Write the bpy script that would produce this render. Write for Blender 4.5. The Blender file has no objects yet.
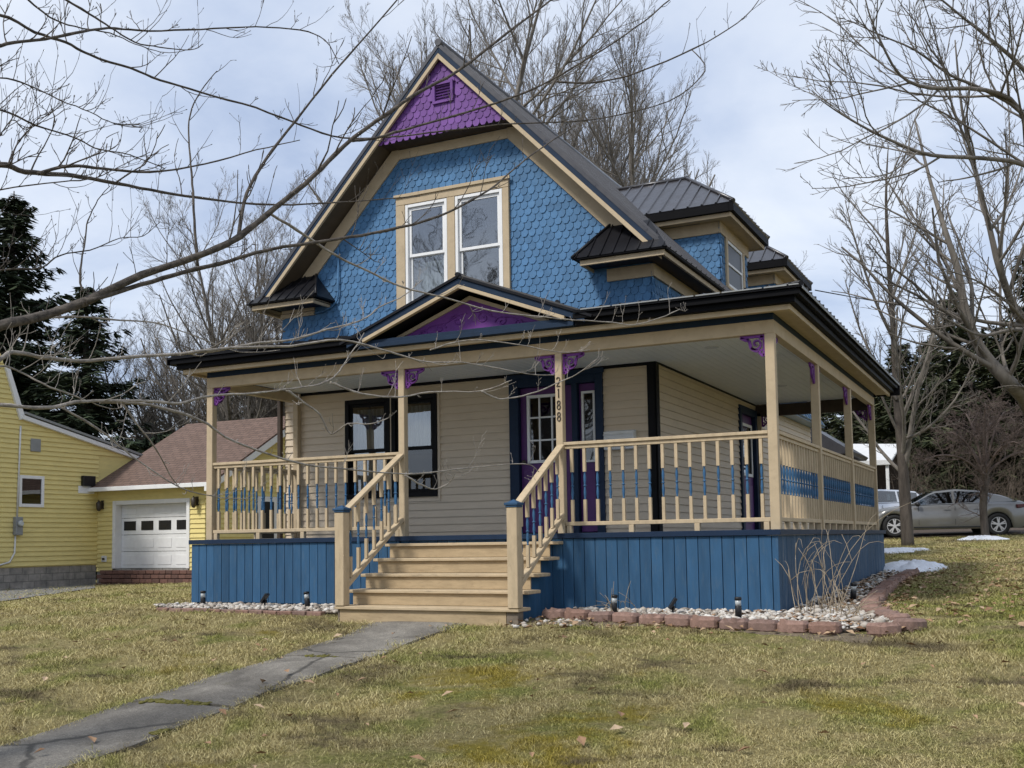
import bpy, bmesh, math, random
import numpy as np
from mathutils import Vector, Matrix
PI = math.pi
scene = bpy.context.scene
col = scene.collection
rng = random.Random(7)

# ------------------------------------------------------------------ camera
CAM = dict(f=1075.522, cy=459.035, yaw=.45796, pitch=.07523, roll=-.01566, C=Vector((2.4699, -11.32385, -.0649)))
def cam_axes():
    y, p, ro = CAM['yaw'], CAM['pitch'], CAM['roll']
    f = Vector((-math.sin(y)*math.cos(p), math.cos(y)*math.cos(p), math.sin(p)))
    r = Vector((math.cos(y), math.sin(y), 0)); u = r.cross(f)
    c, s = math.cos(ro), math.sin(ro)
    return c*r+s*u, -s*r+c*u, f
CR, CU, CF = cam_axes(); CC = CAM['C']
def ray(u, v): return CF + CR*((u-512)/CAM['f']) - CU*((v-CAM['cy'])/CAM['f'])
def at(u, v, d): return CC + ray(u, v)*d            # a point of the place, d metres ahead of the lens
def on(axis, val, u, v):
    d = ray(u, v); return CC + d*((val-CC[axis])/d[axis])
def sstep(a, b, x):
    t = min(1, max(0, (x-a)/(b-a))); return t*t*(3-2*t)
def ground(x, y):
    if y < -.9:
        d = -.9-y
        z = -.90-.1*min(d, 7.0) - .03*max(0, min(d, 40)-7.0)
    else:
        t = min(y+.9, 27)
        z = -.90 + (.016*t+.0007*t*t)*sstep(-11, -1, x)
    z -= .022*min(max(0, -9-x), 20)
    return z
def onground(u, v):
    d = ray(u, v); t = 3.0
    while t < 80:
        p = CC+d*t
        if p.z <= ground(p.x, p.y): return Vector((p.x, p.y, ground(p.x, p.y)))
        t += .02
    return CC+d*80
cd = bpy.data.cameras.new('camera'); cam = bpy.data.objects.new('camera', cd); col.objects.link(cam)
M3 = Matrix((CR, CU, -CF)).transposed()
cam.matrix_world = Matrix.Translation(CC) @ M3.to_4x4()
cd.sensor_width = 36; cd.lens = CAM['f']/1024*36; cd.shift_y = (CAM['cy']-384)/1024
cd.clip_end = 2000; cd.clip_start = .05
scene.camera = cam

# ------------------------------------------------------------------ mesh builder
class MB:
    def __init__(s): s.v = []; s.f = []; s.m = []; s.s = []
    def face(s, idx, m=0, sm=False): s.f.append(tuple(idx)); s.m.append(m); s.s.append(sm)
    def poly(s, pts, m=0):
        b = len(s.v); s.v += [tuple(p) for p in pts]; s.face(range(b, b+len(pts)), m)
    def box(s, x0, x1, y0, y1, z0, z1, m=0):
        b = len(s.v)
        s.v += [(x0,y0,z0),(x1,y0,z0),(x1,y1,z0),(x0,y1,z0),(x0,y0,z1),(x1,y0,z1),(x1,y1,z1),(x0,y1,z1)]
        for q in ((0,3,2,1),(4,5,6,7),(0,1,5,4),(1,2,6,5),(2,3,7,6),(3,0,4,7)): s.face([b+i for i in q], m)
    def obox(s, c, ax, ay, az, m=0):
        c = Vector(c); b = len(s.v); ax, ay, az = Vector(ax), Vector(ay), Vector(az)
        for k in ((-1,-1,-1),(1,-1,-1),(1,1,-1),(-1,1,-1),(-1,-1,1),(1,-1,1),(1,1,1),(-1,1,1)):
            s.v.append(tuple(c+ax*k[0]+ay*k[1]+az*k[2]))
        for q in ((0,3,2,1),(4,5,6,7),(0,1,5,4),(1,2,6,5),(2,3,7,6),(3,0,4,7)): s.face([b+i for i in q], m)
    def bar(s, p, q, w, h, up=(0,0,1), m=0):           # a bar of section w (sideways) x h (up) from p to q
        p, q = Vector(p), Vector(q); d = q-p; L = d.length; d.normalize()
        sd = d.cross(Vector(up)).normalized(); u = sd.cross(d)
        s.obox((p+q)/2, d*L/2, sd*w/2, u*h/2, m)
    def prism(s, pts, vec, m=0, caps=True):            # polygon extruded by vec
        b = len(s.v); n = len(pts); vec = Vector(vec)
        s.v += [tuple(p) for p in pts] + [tuple(Vector(p)+vec) for p in pts]
        if caps:
            s.face(range(b, b+n), m); s.face([b+n+i for i in range(n)][::-1], m)
        for i in range(n):
            j = (i+1) % n; s.face((b+i, b+n+i, b+n+j, b+j), m)
    def tube(s, pts, rad, n=6, m=0, cap=True, sm=True):
        pts = [Vector(p) for p in pts]; k = len(pts)
        if not hasattr(rad, '__len__'): rad = [rad]*k
        b = len(s.v); ref = None
        for i in range(k):
            t = (pts[min(i+1, k-1)]-pts[max(i-1, 0)])
            if t.length < 1e-9: t = Vector((0,0,1))
            t.normalize()
            if ref is None: ref = Vector((1,0,0)) if abs(t.x) < .8 else Vector((0,1,0))
            a = ref - t*ref.dot(t)
            if a.length < 1e-6: a = t.orthogonal()
            a.normalize(); ref = a; c = t.cross(a)
            for j in range(n):
                an = 2*PI*j/n; s.v.append(tuple(pts[i]+(a*math.cos(an)+c*math.sin(an))*rad[i]))
        for i in range(k-1):
            for j in range(n):
                j2 = (j+1) % n; s.face((b+i*n+j, b+i*n+j2, b+(i+1)*n+j2, b+(i+1)*n+j), m, sm)
        if cap:
            s.face([b+j for j in range(n)][::-1], m); s.face([b+(k-1)*n+j for j in range(n)], m)
    def lathe(s, c, prof, n=12, m=0, axis=(0,0,1), sm=True, mats=None):   # prof: (radius, height)
        c = Vector(c); az = Vector(axis).normalized(); ax = az.orthogonal().normalized(); ay = az.cross(ax)
        b = len(s.v)
        for r, h in prof:
            for j in range(n):
                an = 2*PI*j/n+PI/n; s.v.append(tuple(c+az*h+(ax*math.cos(an)+ay*math.sin(an))*r))
        for i in range(len(prof)-1):
            for j in range(n):
                j2 = (j+1) % n; s.face((b+i*n+j, b+i*n+j2, b+(i+1)*n+j2, b+(i+1)*n+j), mats[i] if mats else m, sm)
        s.face([b+j for j in range(n)][::-1], m if not mats else mats[0], False)
        s.face([b+(len(prof)-1)*n+j for j in range(n)], m if not mats else mats[-1], False)
OFF = {}
def link(o, parent=None):
    col.objects.link(o)
    if parent is not None: o.parent = parent
    return o
def part(name, mb, mats, parent=None, bevel=0, off=None, label=None):
    me = bpy.data.meshes.new(name)
    root = parent
    while root is not None and root.parent is not None: root = root.parent
    if off is None: off = OFF.get(root.name, Vector((0,0,0))) if root else Vector((0,0,0))
    vs = [(a-off[0], b-off[1], c-off[2]) for a, b, c in mb.v]
    me.from_pydata(vs, [], mb.f)
    if not isinstance(mats, (list, tuple)): mats = [mats]
    for m in mats: me.materials.append(m)
    me.polygons.foreach_set('material_index', mb.m); me.polygons.foreach_set('use_smooth', mb.s)
    me.update()
    o = link(bpy.data.objects.new(name, me), parent)
    if bevel:
        b = o.modifiers.new('bevel', 'BEVEL'); b.width = bevel; b.segments = 1; b.limit_method = 'ANGLE'; b.angle_limit = math.radians(50)
    if label: o['label'] = label
    return o
def thing(name, loc, label, cat, group=None, world_mesh=True):
    o = bpy.data.objects.new(name, None); o.empty_display_size = .2; o.location = loc; link(o)
    o['label'] = label; o['category'] = cat
    if group: o['group'] = group
    OFF[o.name] = Vector(loc) if world_mesh else Vector((0,0,0))
    return o
def single(name, mb, mats, loc, label, cat, group=None, bevel=0):
    o = part(name, mb, mats, None, bevel, off=Vector(loc)); o.location = loc
    o['label'] = label; o['category'] = cat
    if group: o['group'] = group
    return o
def copy_thing(src, loc, rz=0, label=None, scale=None):
    r = src.copy(); link(r); r.location = loc; r.rotation_euler = (0, 0, rz)
    if scale: r.scale = scale
    if label: r['label'] = label
    for ch in src.children:
        c = ch.copy(); link(c); c.parent = r
        for g in ch.children:
            d = g.copy(); link(d); d.parent = c
    return r

# ------------------------------------------------------------------ materials
def nodes(name):
    m = bpy.data.materials.new(name); m.use_nodes = True
    nt = m.node_tree; return m, nt, nt.nodes['Principled BSDF']
def N(nt, t, **kw):
    n = nt.nodes.new(t)
    for k, v in kw.items():
        if k in n.inputs: n.inputs[k].default_value = v
        else: setattr(n, k, v)
    return n
def ramp(nt, src, stops):
    r = nt.nodes.new('ShaderNodeValToRGB'); e = r.color_ramp.elements
    while len(e) > 2: e.remove(e[-1])
    e[0].position, e[0].color = stops[0][0], (*stops[0][1], 1)
    e[1].position, e[1].color = stops[1][0], (*stops[1][1], 1)
    for p, c in stops[2:]:
        x = e.new(p); x.color = (*c, 1)
    nt.links.new(src, r.inputs[0]); return r.outputs[0]
def mixc(nt, f, a, b, mode='MIX'):
    n = nt.nodes.new('ShaderNodeMix'); n.data_type = 'RGBA'; n.blend_type = mode
    for s, x in ((0, f), (6, a), (7, b)):
        if isinstance(x, (int, float)): n.inputs[s].default_value = x
        elif isinstance(x, tuple): n.inputs[s].default_value = (*x, 1)
        else: nt.links.new(x, n.inputs[s])
    return n.outputs[2]
def coord(nt, scale=(1,1,1), obj=False, rot=(0,0,0)):
    tc = nt.nodes.new('ShaderNodeTexCoord'); mp = nt.nodes.new('ShaderNodeMapping')
    mp.inputs['Scale'].default_value = scale; mp.inputs['Rotation'].default_value = rot
    nt.links.new(tc.outputs['Object'], mp.inputs[0]); return mp.outputs[0]
def noise(nt, vec, scale, detail=4, rough=.55, dist=0):
    n = N(nt, 'ShaderNodeTexNoise'); n.inputs['Scale'].default_value = scale; n.inputs['Detail'].default_value = detail
    n.inputs['Roughness'].default_value = rough; n.inputs['Distortion'].default_value = dist
    nt.links.new(vec, n.inputs['Vector']); return n.outputs[0]
def bump(nt, bs, h, strength=.3, dist=.01):
    b = nt.nodes.new('ShaderNodeBump'); b.inputs['Strength'].default_value = strength; b.inputs['Distance'].default_value = dist
    nt.links.new(h, b.inputs['Height']); nt.links.new(b.outputs[0], bs.inputs['Normal'])
def paint(name, c, rough=.55, var=.18, grain=(3,3,3), dirt=None, dirt_amt=.25, island=0, bumpy=.15, spec=.4):
    """painted or vinyl surface: base colour, slight mottling, optional weathering of another colour"""
    m, nt, bs = nodes(name)
    v = coord(nt, grain); n1 = noise(nt, v, 2.2, 5); n2 = noise(nt, coord(nt), 1.1, 3)
    lo = tuple(x*(1-var) for x in c); hi = tuple(min(1, x*(1+var)) for x in c)
    cc = ramp(nt, n1, [(.3, lo), (.7, hi)])
    if dirt:
        n3 = noise(nt, coord(nt, tuple(g*1.7 for g in grain)), 3.1, 6, .7)
        mk = ramp(nt, n3, [(.52, (0,0,0)), (.75, (dirt_amt,)*3)])
        cc = mixc(nt, mk, cc, dirt)
    if island:
        g = nt.nodes.new('ShaderNodeNewGeometry')
        k = ramp(nt, g.outputs['Random Per Island'], [(0, (1-island,)*3), (1, (1+island*.6,)*3)])
        cc = mixc(nt, 1.0, cc, k, 'MULTIPLY')
    nt.links.new(cc, bs.inputs['Base Color'])
    bs.inputs['Roughness'].default_value = rough; bs.inputs['Specular IOR Level'].default_value = spec
    if bumpy: bump(nt, bs, noise(nt, v, 9, 6), bumpy, .004)
    return m
M = {}
M['shingle_blue'] = paint('shingle_blue', (.066,.166,.31), .65, .12, dirt=(.13,.23,.33), dirt_amt=.25, island=.16, spec=.25)
M['shingle_purple'] = paint('shingle_purple', (.145,.058,.235), .65, .12, island=.2, spec=.25)
M['skirt_blue'] = paint('skirt_blue', (.029,.088,.172), .65, .15, (6,6,1), dirt=(.09,.13,.165), dirt_amt=.45, island=.24, spec=.25)
M['blue_trim'] = paint('blue_trim', (.028,.072,.14), .5, .1, spec=.25)
M['skirt_worn'] = paint('skirt_worn', (.036,.080,.14), .7, .12, (1.2,7,.4), dirt=(.30,.29,.27), dirt_amt=.75, island=.1, spec=.2)
M['navy'] = paint('navy', (.010,.024,.050), .6, .15, spec=.2)
M['navy_door'] = paint('navy_door', (.008,.022,.052), .55, .12, spec=.25)
M['tan'] = paint('tan', (.46,.365,.24), .65, .08, (2,2,2), dirt=(.27,.21,.14), dirt_amt=.4, spec=.25)
M['tan_rail'] = paint('tan_rail', (.475,.375,.245), .65, .12, (6,6,2), dirt=(.27,.20,.13), dirt_amt=.5, spec=.25)
M['riser'] = paint('riser', (.40,.305,.185), .7, .14, (2,9,9), dirt=(.24,.17,.10), dirt_amt=.6, spec=.2)
M['tread'] = paint('tread', (.47,.37,.24), .7, .14, (1.5,9,9), dirt=(.20,.16,.115), dirt_amt=.75, spec=.2)
M['purple'] = paint('purple', (.15,.04,.225), .55, .12, spec=.25)
M['purple_door'] = paint('purple_door', (.085,.02,.13), .45, .1)
M['siding'] = paint('siding', (.60,.50,.375), .55, .05, (1,1,4), dirt=(.30,.25,.19), dirt_amt=.2, bumpy=.05)
M['ceiling'] = paint('ceiling', (.84,.84,.82), .5, .03, bumpy=.03)
M['white'] = paint('white', (.74,.74,.73), .45, .04, bumpy=.03)
M['white_dirty'] = paint('white_dirty', (.66,.66,.65), .55, .06, dirt=(.4,.4,.38), dirt_amt=.35)
M['black_trim'] = paint('black_trim', (.006,.006,.007), .6, .2, spec=.15)
M['yellow'] = paint('yellow', (.70,.585,.235), .6, .06, (1,1,4), dirt=(.48,.41,.20), dirt_amt=.45, bumpy=.05)
M['grey_box'] = paint('grey_box', (.25,.26,.26), .5, .1)
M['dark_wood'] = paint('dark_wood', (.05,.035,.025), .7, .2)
M['grey_wood'] = paint('grey_wood', (.16,.13,.10), .8, .25, (3,3,12))
M['black_plastic'] = paint('black_plastic', (.012,.012,.013), .4, .1, bumpy=0)
M['plastic_clear'] = paint('plastic_clear', (.45,.48,.48), .2, .1, bumpy=0)
M['rubber'] = paint('rubber', (.012,.012,.012), .8, .1, bumpy=0)
M['alloy'] = paint('alloy', (.45,.45,.46), .3, .05, bumpy=0)
M['bronze'] = paint('bronze', (.05,.04,.03), .45, .1)
M['snow'] = paint('snow', (.80,.82,.86), .7, .06, (4,4,4), dirt=(.40,.37,.32), dirt_amt=.7, bumpy=1.)
M['interior'] = paint('interior', (.02,.02,.022), .9, .1, bumpy=0)
def metal_roof_mat(name, c, rough=.32):
    m, nt, bs = nodes(name)
    n1 = noise(nt, coord(nt, (.6,.6,.6)), 3, 5)
    nt.links.new(ramp(nt, n1, [(.3, tuple(x*.85 for x in c)), (.7, tuple(x*1.2 for x in c))]), bs.inputs['Base Color'])
    r = ramp(nt, noise(nt, coord(nt, (2,2,2)), 4, 4), [(.3, (rough-.06,)*3), (.7, (rough+.1,)*3)])
    nt.links.new(r, bs.inputs['Roughness']); bs.inputs['Specular IOR Level'].default_value = .65
    bs.inputs['Coat Weight'].default_value = .25; bs.inputs['Coat Roughness'].default_value = .25
    return m
M['roof'] = metal_roof_mat('roof_metal', (.030,.028,.031))
M['roof_edge'] = paint('roof_edge', (.004,.004,.005), .55, .2, spec=.08)
M['roof_black'] = paint('roof_black', (.007,.007,.009), .40, .25, spec=.22)
M['screen_dark'] = paint('screen_dark', (.045,.048,.052), .4, .1, bumpy=0)
M['blue_roof'] = metal_roof_mat('blue_roof', (.06,.16,.28))
def shingles_mat(name, a, b):
    m, nt, bs = nodes(name)
    br = N(nt, 'ShaderNodeTexBrick'); v = coord(nt, (1,1,1))
    br.inputs['Scale'].default_value = 1; br.inputs['Brick Width'].default_value = .33; br.inputs['Row Height'].default_value = .14
    br.inputs['Mortar Size'].default_value = .012; br.inputs['Color1'].default_value = (*a, 1); br.inputs['Color2'].default_value = (*b, 1)
    br.inputs['Mortar'].default_value = (*[x*.5 for x in a], 1); br.offset = .43
    nt.links.new(v, br.inputs['Vector'])
    n = noise(nt, coord(nt), 14, 6, .7)
    cc = mixc(nt, 1., br.outputs['Color'], ramp(nt, n, [(.3, (.7,.7,.7)), (.7, (1.3,1.25,1.2))]), 'MULTIPLY')
    nt.links.new(cc, bs.inputs['Base Color']); bs.inputs['Roughness'].default_value = .9
    bump(nt, bs, br.outputs['Fac'], .4, -.01); return m
M['brown_shingle'] = shingles_mat('brown_shingle', (.118,.076,.058), (.155,.102,.08))
def block_mat(name, a, b, mortar, bw, rh, ms):
    m, nt, bs = nodes(name)
    br = N(nt, 'ShaderNodeTexBrick')
    br.inputs['Scale'].default_value = 1; br.inputs['Brick Width'].default_value = bw; br.inputs['Row Height'].default_value = rh
    br.inputs['Mortar Size'].default_value = ms; br.inputs['Color1'].default_value = (*a, 1); br.inputs['Color2'].default_value = (*b, 1)
    br.inputs['Mortar'].default_value = (*mortar, 1)
    tc = nt.nodes.new('ShaderNodeTexCoord'); sp = nt.nodes.new('ShaderNodeSeparateXYZ'); nt.links.new(tc.outputs['Object'], sp.inputs[0])
    ad = N(nt, 'ShaderNodeMath', operation='ADD'); nt.links.new(sp.outputs[0], ad.inputs[0]); nt.links.new(sp.outputs[1], ad.inputs[1])
    cb = nt.nodes.new('ShaderNodeCombineXYZ'); nt.links.new(ad.outputs[0], cb.inputs[0]); nt.links.new(sp.outputs[2], cb.inputs[1])
    nt.links.new(cb.outputs[0], br.inputs['Vector'])
    n = noise(nt, coord(nt), 3.5, 6, .65)
    cc = mixc(nt, 1., br.outputs['Color'], ramp(nt, n, [(.3, (.6,.6,.6)), (.72, (1.35,1.3,1.25))]), 'MULTIPLY')
    nt.links.new(cc, bs.inputs['Base Color']); bs.inputs['Roughness'].default_value = .9
    bump(nt, bs, br.outputs['Fac'], .5, -.01); return m
M['block'] = block_mat('foundation_block', (.25,.24,.225), (.31,.295,.27), (.18,.175,.16), .4, .2, .012)
def stone_mat(name, stops, sc=3, island=True, bumpy=.5):
    m, nt, bs = nodes(name)
    g = nt.nodes.new('ShaderNodeNewGeometry'); oi = nt.nodes.new('ShaderNodeObjectInfo')
    c0 = ramp(nt, g.outputs['Random Per Island'] if island else oi.outputs['Random'], stops)
    n = noise(nt, coord(nt), sc*6, 6, .7)
    cc = mixc(nt, 1., c0, ramp(nt, n, [(.3, (.72,.72,.72)), (.7, (1.2,1.2,1.2))]), 'MULTIPLY')
    nt.links.new(cc, bs.inputs['Base Color']); bs.inputs['Roughness'].default_value = .9
    bump(nt, bs, n, bumpy, .01); return m
M['gravel'] = stone_mat('gravel', [(0,(.24,.20,.16)),(.35,(.42,.37,.31)),(.7,(.56,.52,.46)),(.9,(.66,.64,.60)),(1,(.28,.22,.17))])
M['paver'] = stone_mat('paver', [(0,(.20,.115,.085)),(.5,(.265,.165,.13)),(1,(.185,.12,.098))], 3, False, 1.)
M['brick_wall'] = stone_mat('brick_wall', [(0,(.12,.06,.047)),(.5,(.165,.085,.066)),(1,(.095,.052,.042))])
M['leaf'] = stone_mat('leaf', [(0,(.17,.09,.045)),(.5,(.33,.20,.11)),(1,(.46,.34,.22))], 4, True, .2)
def bark(name, a, b, sc=7, stretch=.25):
    m, nt, bs = nodes(name)
    v = coord(nt, (1,1,stretch)); n = noise(nt, v, sc, 8, .7, .6)
    nt.links.new(ramp(nt, n, [(.35, a), (.68, b)]), bs.inputs['Base Color']); bs.inputs['Roughness'].default_value = .9
    bump(nt, bs, n, .8, .02); return m
M['bark'] = bark('bark', (.040,.032,.026), (.115,.095,.078))
M['bark_grey'] = bark('bark_grey', (.10,.088,.074), (.225,.20,.172))
M['bark_limb'] = bark('bark_limb', (.032,.026,.022), (.145,.122,.10), 22, 1)
M['bark_lit'] = bark('bark_lit', (.16,.14,.12), (.42,.38,.33), 16, 1)  # limb bark lightened: light falling on the lower limbs is put into the colour
M['bark_dark'] = bark('bark_dark', (.035,.028,.024), (.10,.085,.07))
M['twig_red'] = bark('twig_red', (.075,.054,.047), (.155,.118,.10))
M['brush'] = bark('brush', (.06,.045,.035), (.15,.115,.085))
M['dry_stem'] = bark('dry_stem', (.26,.20,.13), (.44,.37,.27), 12)
def foliage(name, stops):
    m, nt, bs = nodes(name)
    g = nt.nodes.new('ShaderNodeNewGeometry')
    c0 = ramp(nt, g.outputs['Random Per Island'], stops)
    cc = mixc(nt, 1., c0, ramp(nt, noise(nt, coord(nt), 1.3, 4), [(.3, (.65,.65,.65)), (.7, (1.3,1.3,1.25))]), 'MULTIPLY')
    nt.links.new(cc, bs.inputs['Base Color']); bs.inputs['Roughness'].default_value = .75
    bs.inputs['Specular IOR Level'].default_value = .2; return m
M['spruce'] = foliage('spruce', [(0,(.022,.034,.020)),(.5,(.036,.052,.028)),(1,(.060,.074,.040))])
M['hemlock'] = foliage('hemlock', [(0,(.030,.040,.020)),(.5,(.050,.062,.030)),(1,(.085,.088,.048))])
def glass_mat(name, tint=(.55,.57,.58), k=1.0):
    m = bpy.data.materials.new(name); m.use_nodes = True; nt = m.node_tree; nt.nodes.clear()
    out = nt.nodes.new('ShaderNodeOutputMaterial'); mx = nt.nodes.new('ShaderNodeMixShader')
    tr = nt.nodes.new('ShaderNodeBsdfTransparent'); gl = nt.nodes.new('ShaderNodeBsdfGlossy')
    tr.inputs[0].default_value = (*tint, 1); gl.inputs['Roughness'].default_value = .015; gl.inputs[0].default_value = (.95,.97,1,1)
    lw = nt.nodes.new('ShaderNodeLayerWeight'); lw.inputs[0].default_value = .5
    fr = N(nt, 'ShaderNodeMath', operation='POWER'); nt.links.new(lw.outputs['Facing'], fr.inputs[0]); fr.inputs[1].default_value = 4.0
    mu = N(nt, 'ShaderNodeMath', operation='MULTIPLY_ADD'); mu.inputs[1].default_value = .9; mu.inputs[2].default_value = .09*k; mu.use_clamp = True
    n = noise(nt, coord(nt), 1.2, 2); b = nt.nodes.new('ShaderNodeBump'); b.inputs['Strength'].default_value = .06; b.inputs['Distance'].default_value = .05
    nt.links.new(n, b.inputs['Height']); nt.links.new(b.outputs[0], gl.inputs['Normal'])
    nt.links.new(fr.outputs[0], mu.inputs[0]); nt.links.new(mu.outputs[0], mx.inputs[0])
    nt.links.new(tr.outputs[0], mx.inputs[1]); nt.links.new(gl.outputs[0], mx.inputs[2]); nt.links.new(mx.outputs[0], out.inputs[0])
    return m
M['glass'] = glass_mat('glass', (.70,.73,.74), 2.1)
M['glass_dark'] = glass_mat('glass_dark', (.12,.13,.14), 1.3)
M['screen'] = glass_mat('screen', (.35,.37,.39), 1.0)
M['car_glass'] = glass_mat('car_glass', (.22,.27,.30), 1.6)
def curtain_mat():
    m, nt, bs = nodes('curtain')
    w = N(nt, 'ShaderNodeTexWave', wave_type='BANDS', bands_direction='X'); w.inputs['Scale'].default_value = 4.5; w.inputs['Distortion'].default_value = 3.5
    w.inputs['Detail'].default_value = 3
    nt.links.new(coord(nt, (1,1,.25)), w.inputs['Vector'])
    nt.links.new(ramp(nt, w.outputs[0], [(.2, (.45,.47,.46)), (.8, (.72,.74,.73))]), bs.inputs['Base Color'])
    bs.inputs['Roughness'].default_value = .9; bump(nt, bs, w.outputs[0], .5, .03); return m
M['curtain'] = curtain_mat()
def carpaint(name, c):
    m, nt, bs = nodes(name)
    n = noise(nt, coord(nt), 2.5, 5); nt.links.new(ramp(nt, n, [(.3, tuple(x*.9 for x in c)), (.75, tuple(x*1.1 for x in c))]), bs.inputs['Base Color'])
    bs.inputs['Metallic'].default_value = .45; bs.inputs['Roughness'].default_value = .28
    bs.inputs['Coat Weight'].default_value = .8; bs.inputs['Coat Roughness'].default_value = .08; return m
M['car_grey'] = carpaint('car_grey', (.175,.173,.167)); M['car_white'] = carpaint('car_white', (.66,.67,.69)); M['car_dark'] = carpaint('car_dark', (.02,.022,.026))
M['red_lens'] = paint('red_lens', (.06,.006,.006), .2, .05, bumpy=0)
def near(nt, v, c, r):
    d = N(nt, 'ShaderNodeVectorMath', operation='DISTANCE'); nt.links.new(v, d.inputs[0]); d.inputs[1].default_value = c
    return ramp(nt, d.outputs['Value'], [(0, (1,1,1)), (1, (0,0,0))]) if r == 1 else ramp(nt, scale_(nt, d.outputs['Value'], 1/r), [(.25, (1,1,1)), (1, (0,0,0))])
def scale_(nt, a, k):
    m = N(nt, 'ShaderNodeMath', operation='MULTIPLY'); nt.links.new(a, m.inputs[0]); m.inputs[1].default_value = k; return m.outputs[0]
def madd(nt, a, k, b):
    m = N(nt, 'ShaderNodeMath', operation='MULTIPLY_ADD'); nt.links.new(a, m.inputs[0]); m.inputs[1].default_value = k; nt.links.new(b, m.inputs[2]); return m.outputs[0]
def ground_mat():
    m, nt, bs = nodes('lawn')
    v = coord(nt)
    big = noise(nt, v, .9, 7, .7, .4); mid = noise(nt, v, 1.6, 6, .65, .3)
    big = madd(nt, near(nt, v, (-.2,-5.1,-1.3), 1.5), .17, big); big = madd(nt, near(nt, v, (-1.9,-3.6,-1.15), 1.1), .10, big); mid = madd(nt, near(nt, v, (2.6,1.5,-.8), 3.5), .13, mid)
    fine = noise(nt, v, 28, 6, .75); hair = noise(nt, coord(nt, (1,2.2,1)), 75, 4, .7)
    straw = ramp(nt, fine, [(.3, (.19,.155,.07)), (.7, (.45,.38,.18))])
    green = ramp(nt, fine, [(.3, (.12,.13,.038)), (.7, (.29,.285,.09))])
    c = mixc(nt, ramp(nt, mid, [(.475, (0,0,0)), (.64, (1,1,1))]), straw, green)
    moss = ramp(nt, hair, [(.3, (.14,.115,.014)), (.7, (.30,.24,.035))])
    c = mixc(nt, ramp(nt, big, [(.60, (0,0,0)), (.70, (.85,.85,.85))]), c, moss)
    dirt = ramp(nt, fine, [(.3, (.05,.038,.026)), (.7, (.13,.10,.07))])
    dn = noise(nt, coord(nt, (.8,1.7,1)), 1.15, 7, .7, .5)
    c = mixc(nt, ramp(nt, dn, [(.55, (0,0,0)), (.70, (.85,.85,.85))]), c, dirt)
    nt.links.new(c, bs.inputs['Base Color']); bs.inputs['Roughness'].default_value = .95; bs.inputs['Specular IOR Level'].default_value = .1
    bump(nt, bs, mixc(nt, .5, fine, hair), 1., .05); return m
M['lawn'] = ground_mat()
def blade_mat():
    m, nt, bs = nodes('grass_blades')
    g = nt.nodes.new('ShaderNodeNewGeometry'); v = coord(nt)
    straw = ramp(nt, g.outputs['Random Per Island'], [(0,(.17,.135,.052)),(.45,(.44,.365,.165)),(1,(.62,.54,.29))])
    green = ramp(nt, g.outputs['Random Per Island'], [(0,(.10,.12,.026)),(.55,(.27,.275,.070)),(1,(.48,.44,.17))])
    mid = noise(nt, v, 1.6, 6, .65, .3); big = noise(nt, v, .9, 7, .7, .4)
    big = madd(nt, near(nt, v, (-.2,-5.1,-1.3), 1.5), .17, big); big = madd(nt, near(nt, v, (-1.9,-3.6,-1.15), 1.1), .10, big); mid = madd(nt, near(nt, v, (2.6,1.5,-.8), 3.5), .13, mid)
    c = mixc(nt, ramp(nt, mid, [(.475, (0,0,0)), (.64, (1,1,1))]), straw, green)
    moss = ramp(nt, g.outputs['Random Per Island'], [(0,(.17,.135,.014)),(.6,(.30,.235,.028)),(1,(.40,.31,.07))])
    c = mixc(nt, ramp(nt, big, [(.60, (0,0,0)), (.69, (.9,.9,.9))]), c, moss)
    dn = noise(nt, coord(nt, (.8,1.7,1)), 1.15, 7, .7, .5)
    c = mixc(nt, ramp(nt, dn, [(.54, (0,0,0)), (.63, (.9,.9,.9))]), c, (.105,.08,.05))
    nt.links.new(c, bs.inputs['Base Color']); bs.inputs['Roughness'].default_value = .8; bs.inputs['Specular IOR Level'].default_value = .15
    return m
M['blades'] = blade_mat()
def concrete_mat():
    m, nt, bs = nodes('path_concrete')
    v = coord(nt); a = noise(nt, v, 1.3, 7, .65, .5); b = noise(nt, v, 40, 5, .7)
    c = ramp(nt, a, [(.34, (.075,.067,.056)), (.5, (.145,.133,.114)), (.66, (.235,.218,.188))])
    c = mixc(nt, 1., c, ramp(nt, b, [(.3, (.75,.75,.75)), (.7, (1.2,1.2,1.2))]), 'MULTIPLY')
    sp_ = noise(nt, v, 95, 3, .8)
    c = mixc(nt, 1., c, ramp(nt, sp_, [(.35, (.55,.55,.55)), (.62, (1.3,1.28,1.25))]), 'MULTIPLY')
    vo = N(nt, 'ShaderNodeTexVoronoi', feature='DISTANCE_TO_EDGE'); vo.inputs['Scale'].default_value = .42
    dv = nt.nodes.new('ShaderNodeMix'); dv.data_type = 'RGBA'; dv.inputs[0].default_value = .12
    nz = N(nt, 'ShaderNodeTexNoise'); nz.inputs['Scale'].default_value = 5; nt.links.new(v, nz.inputs['Vector'])
    nt.links.new(v, dv.inputs[6]); nt.links.new(nz.outputs['Color'], dv.inputs[7]); nt.links.new(dv.outputs[2], vo.inputs['Vector'])
    c = mixc(nt, ramp(nt, vo.outputs['Distance'], [(.004, (.8,.8,.8)), (.012, (0,0,0))]), c, (.03,.027,.022))
    mo = noise(nt, coord(nt, (1,1,1)), 2.3, 6, .7)
    c = mixc(nt, ramp(nt, mo, [(.62, (0,0,0)), (.74, (.7,.7,.7))]), c, (.09,.085,.04))
    nt.links.new(c, bs.inputs['Base Color']); bs.inputs['Roughness'].default_value = .9
    bump(nt, bs, b, .5, .008); return m
M['path'] = concrete_mat()
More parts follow.
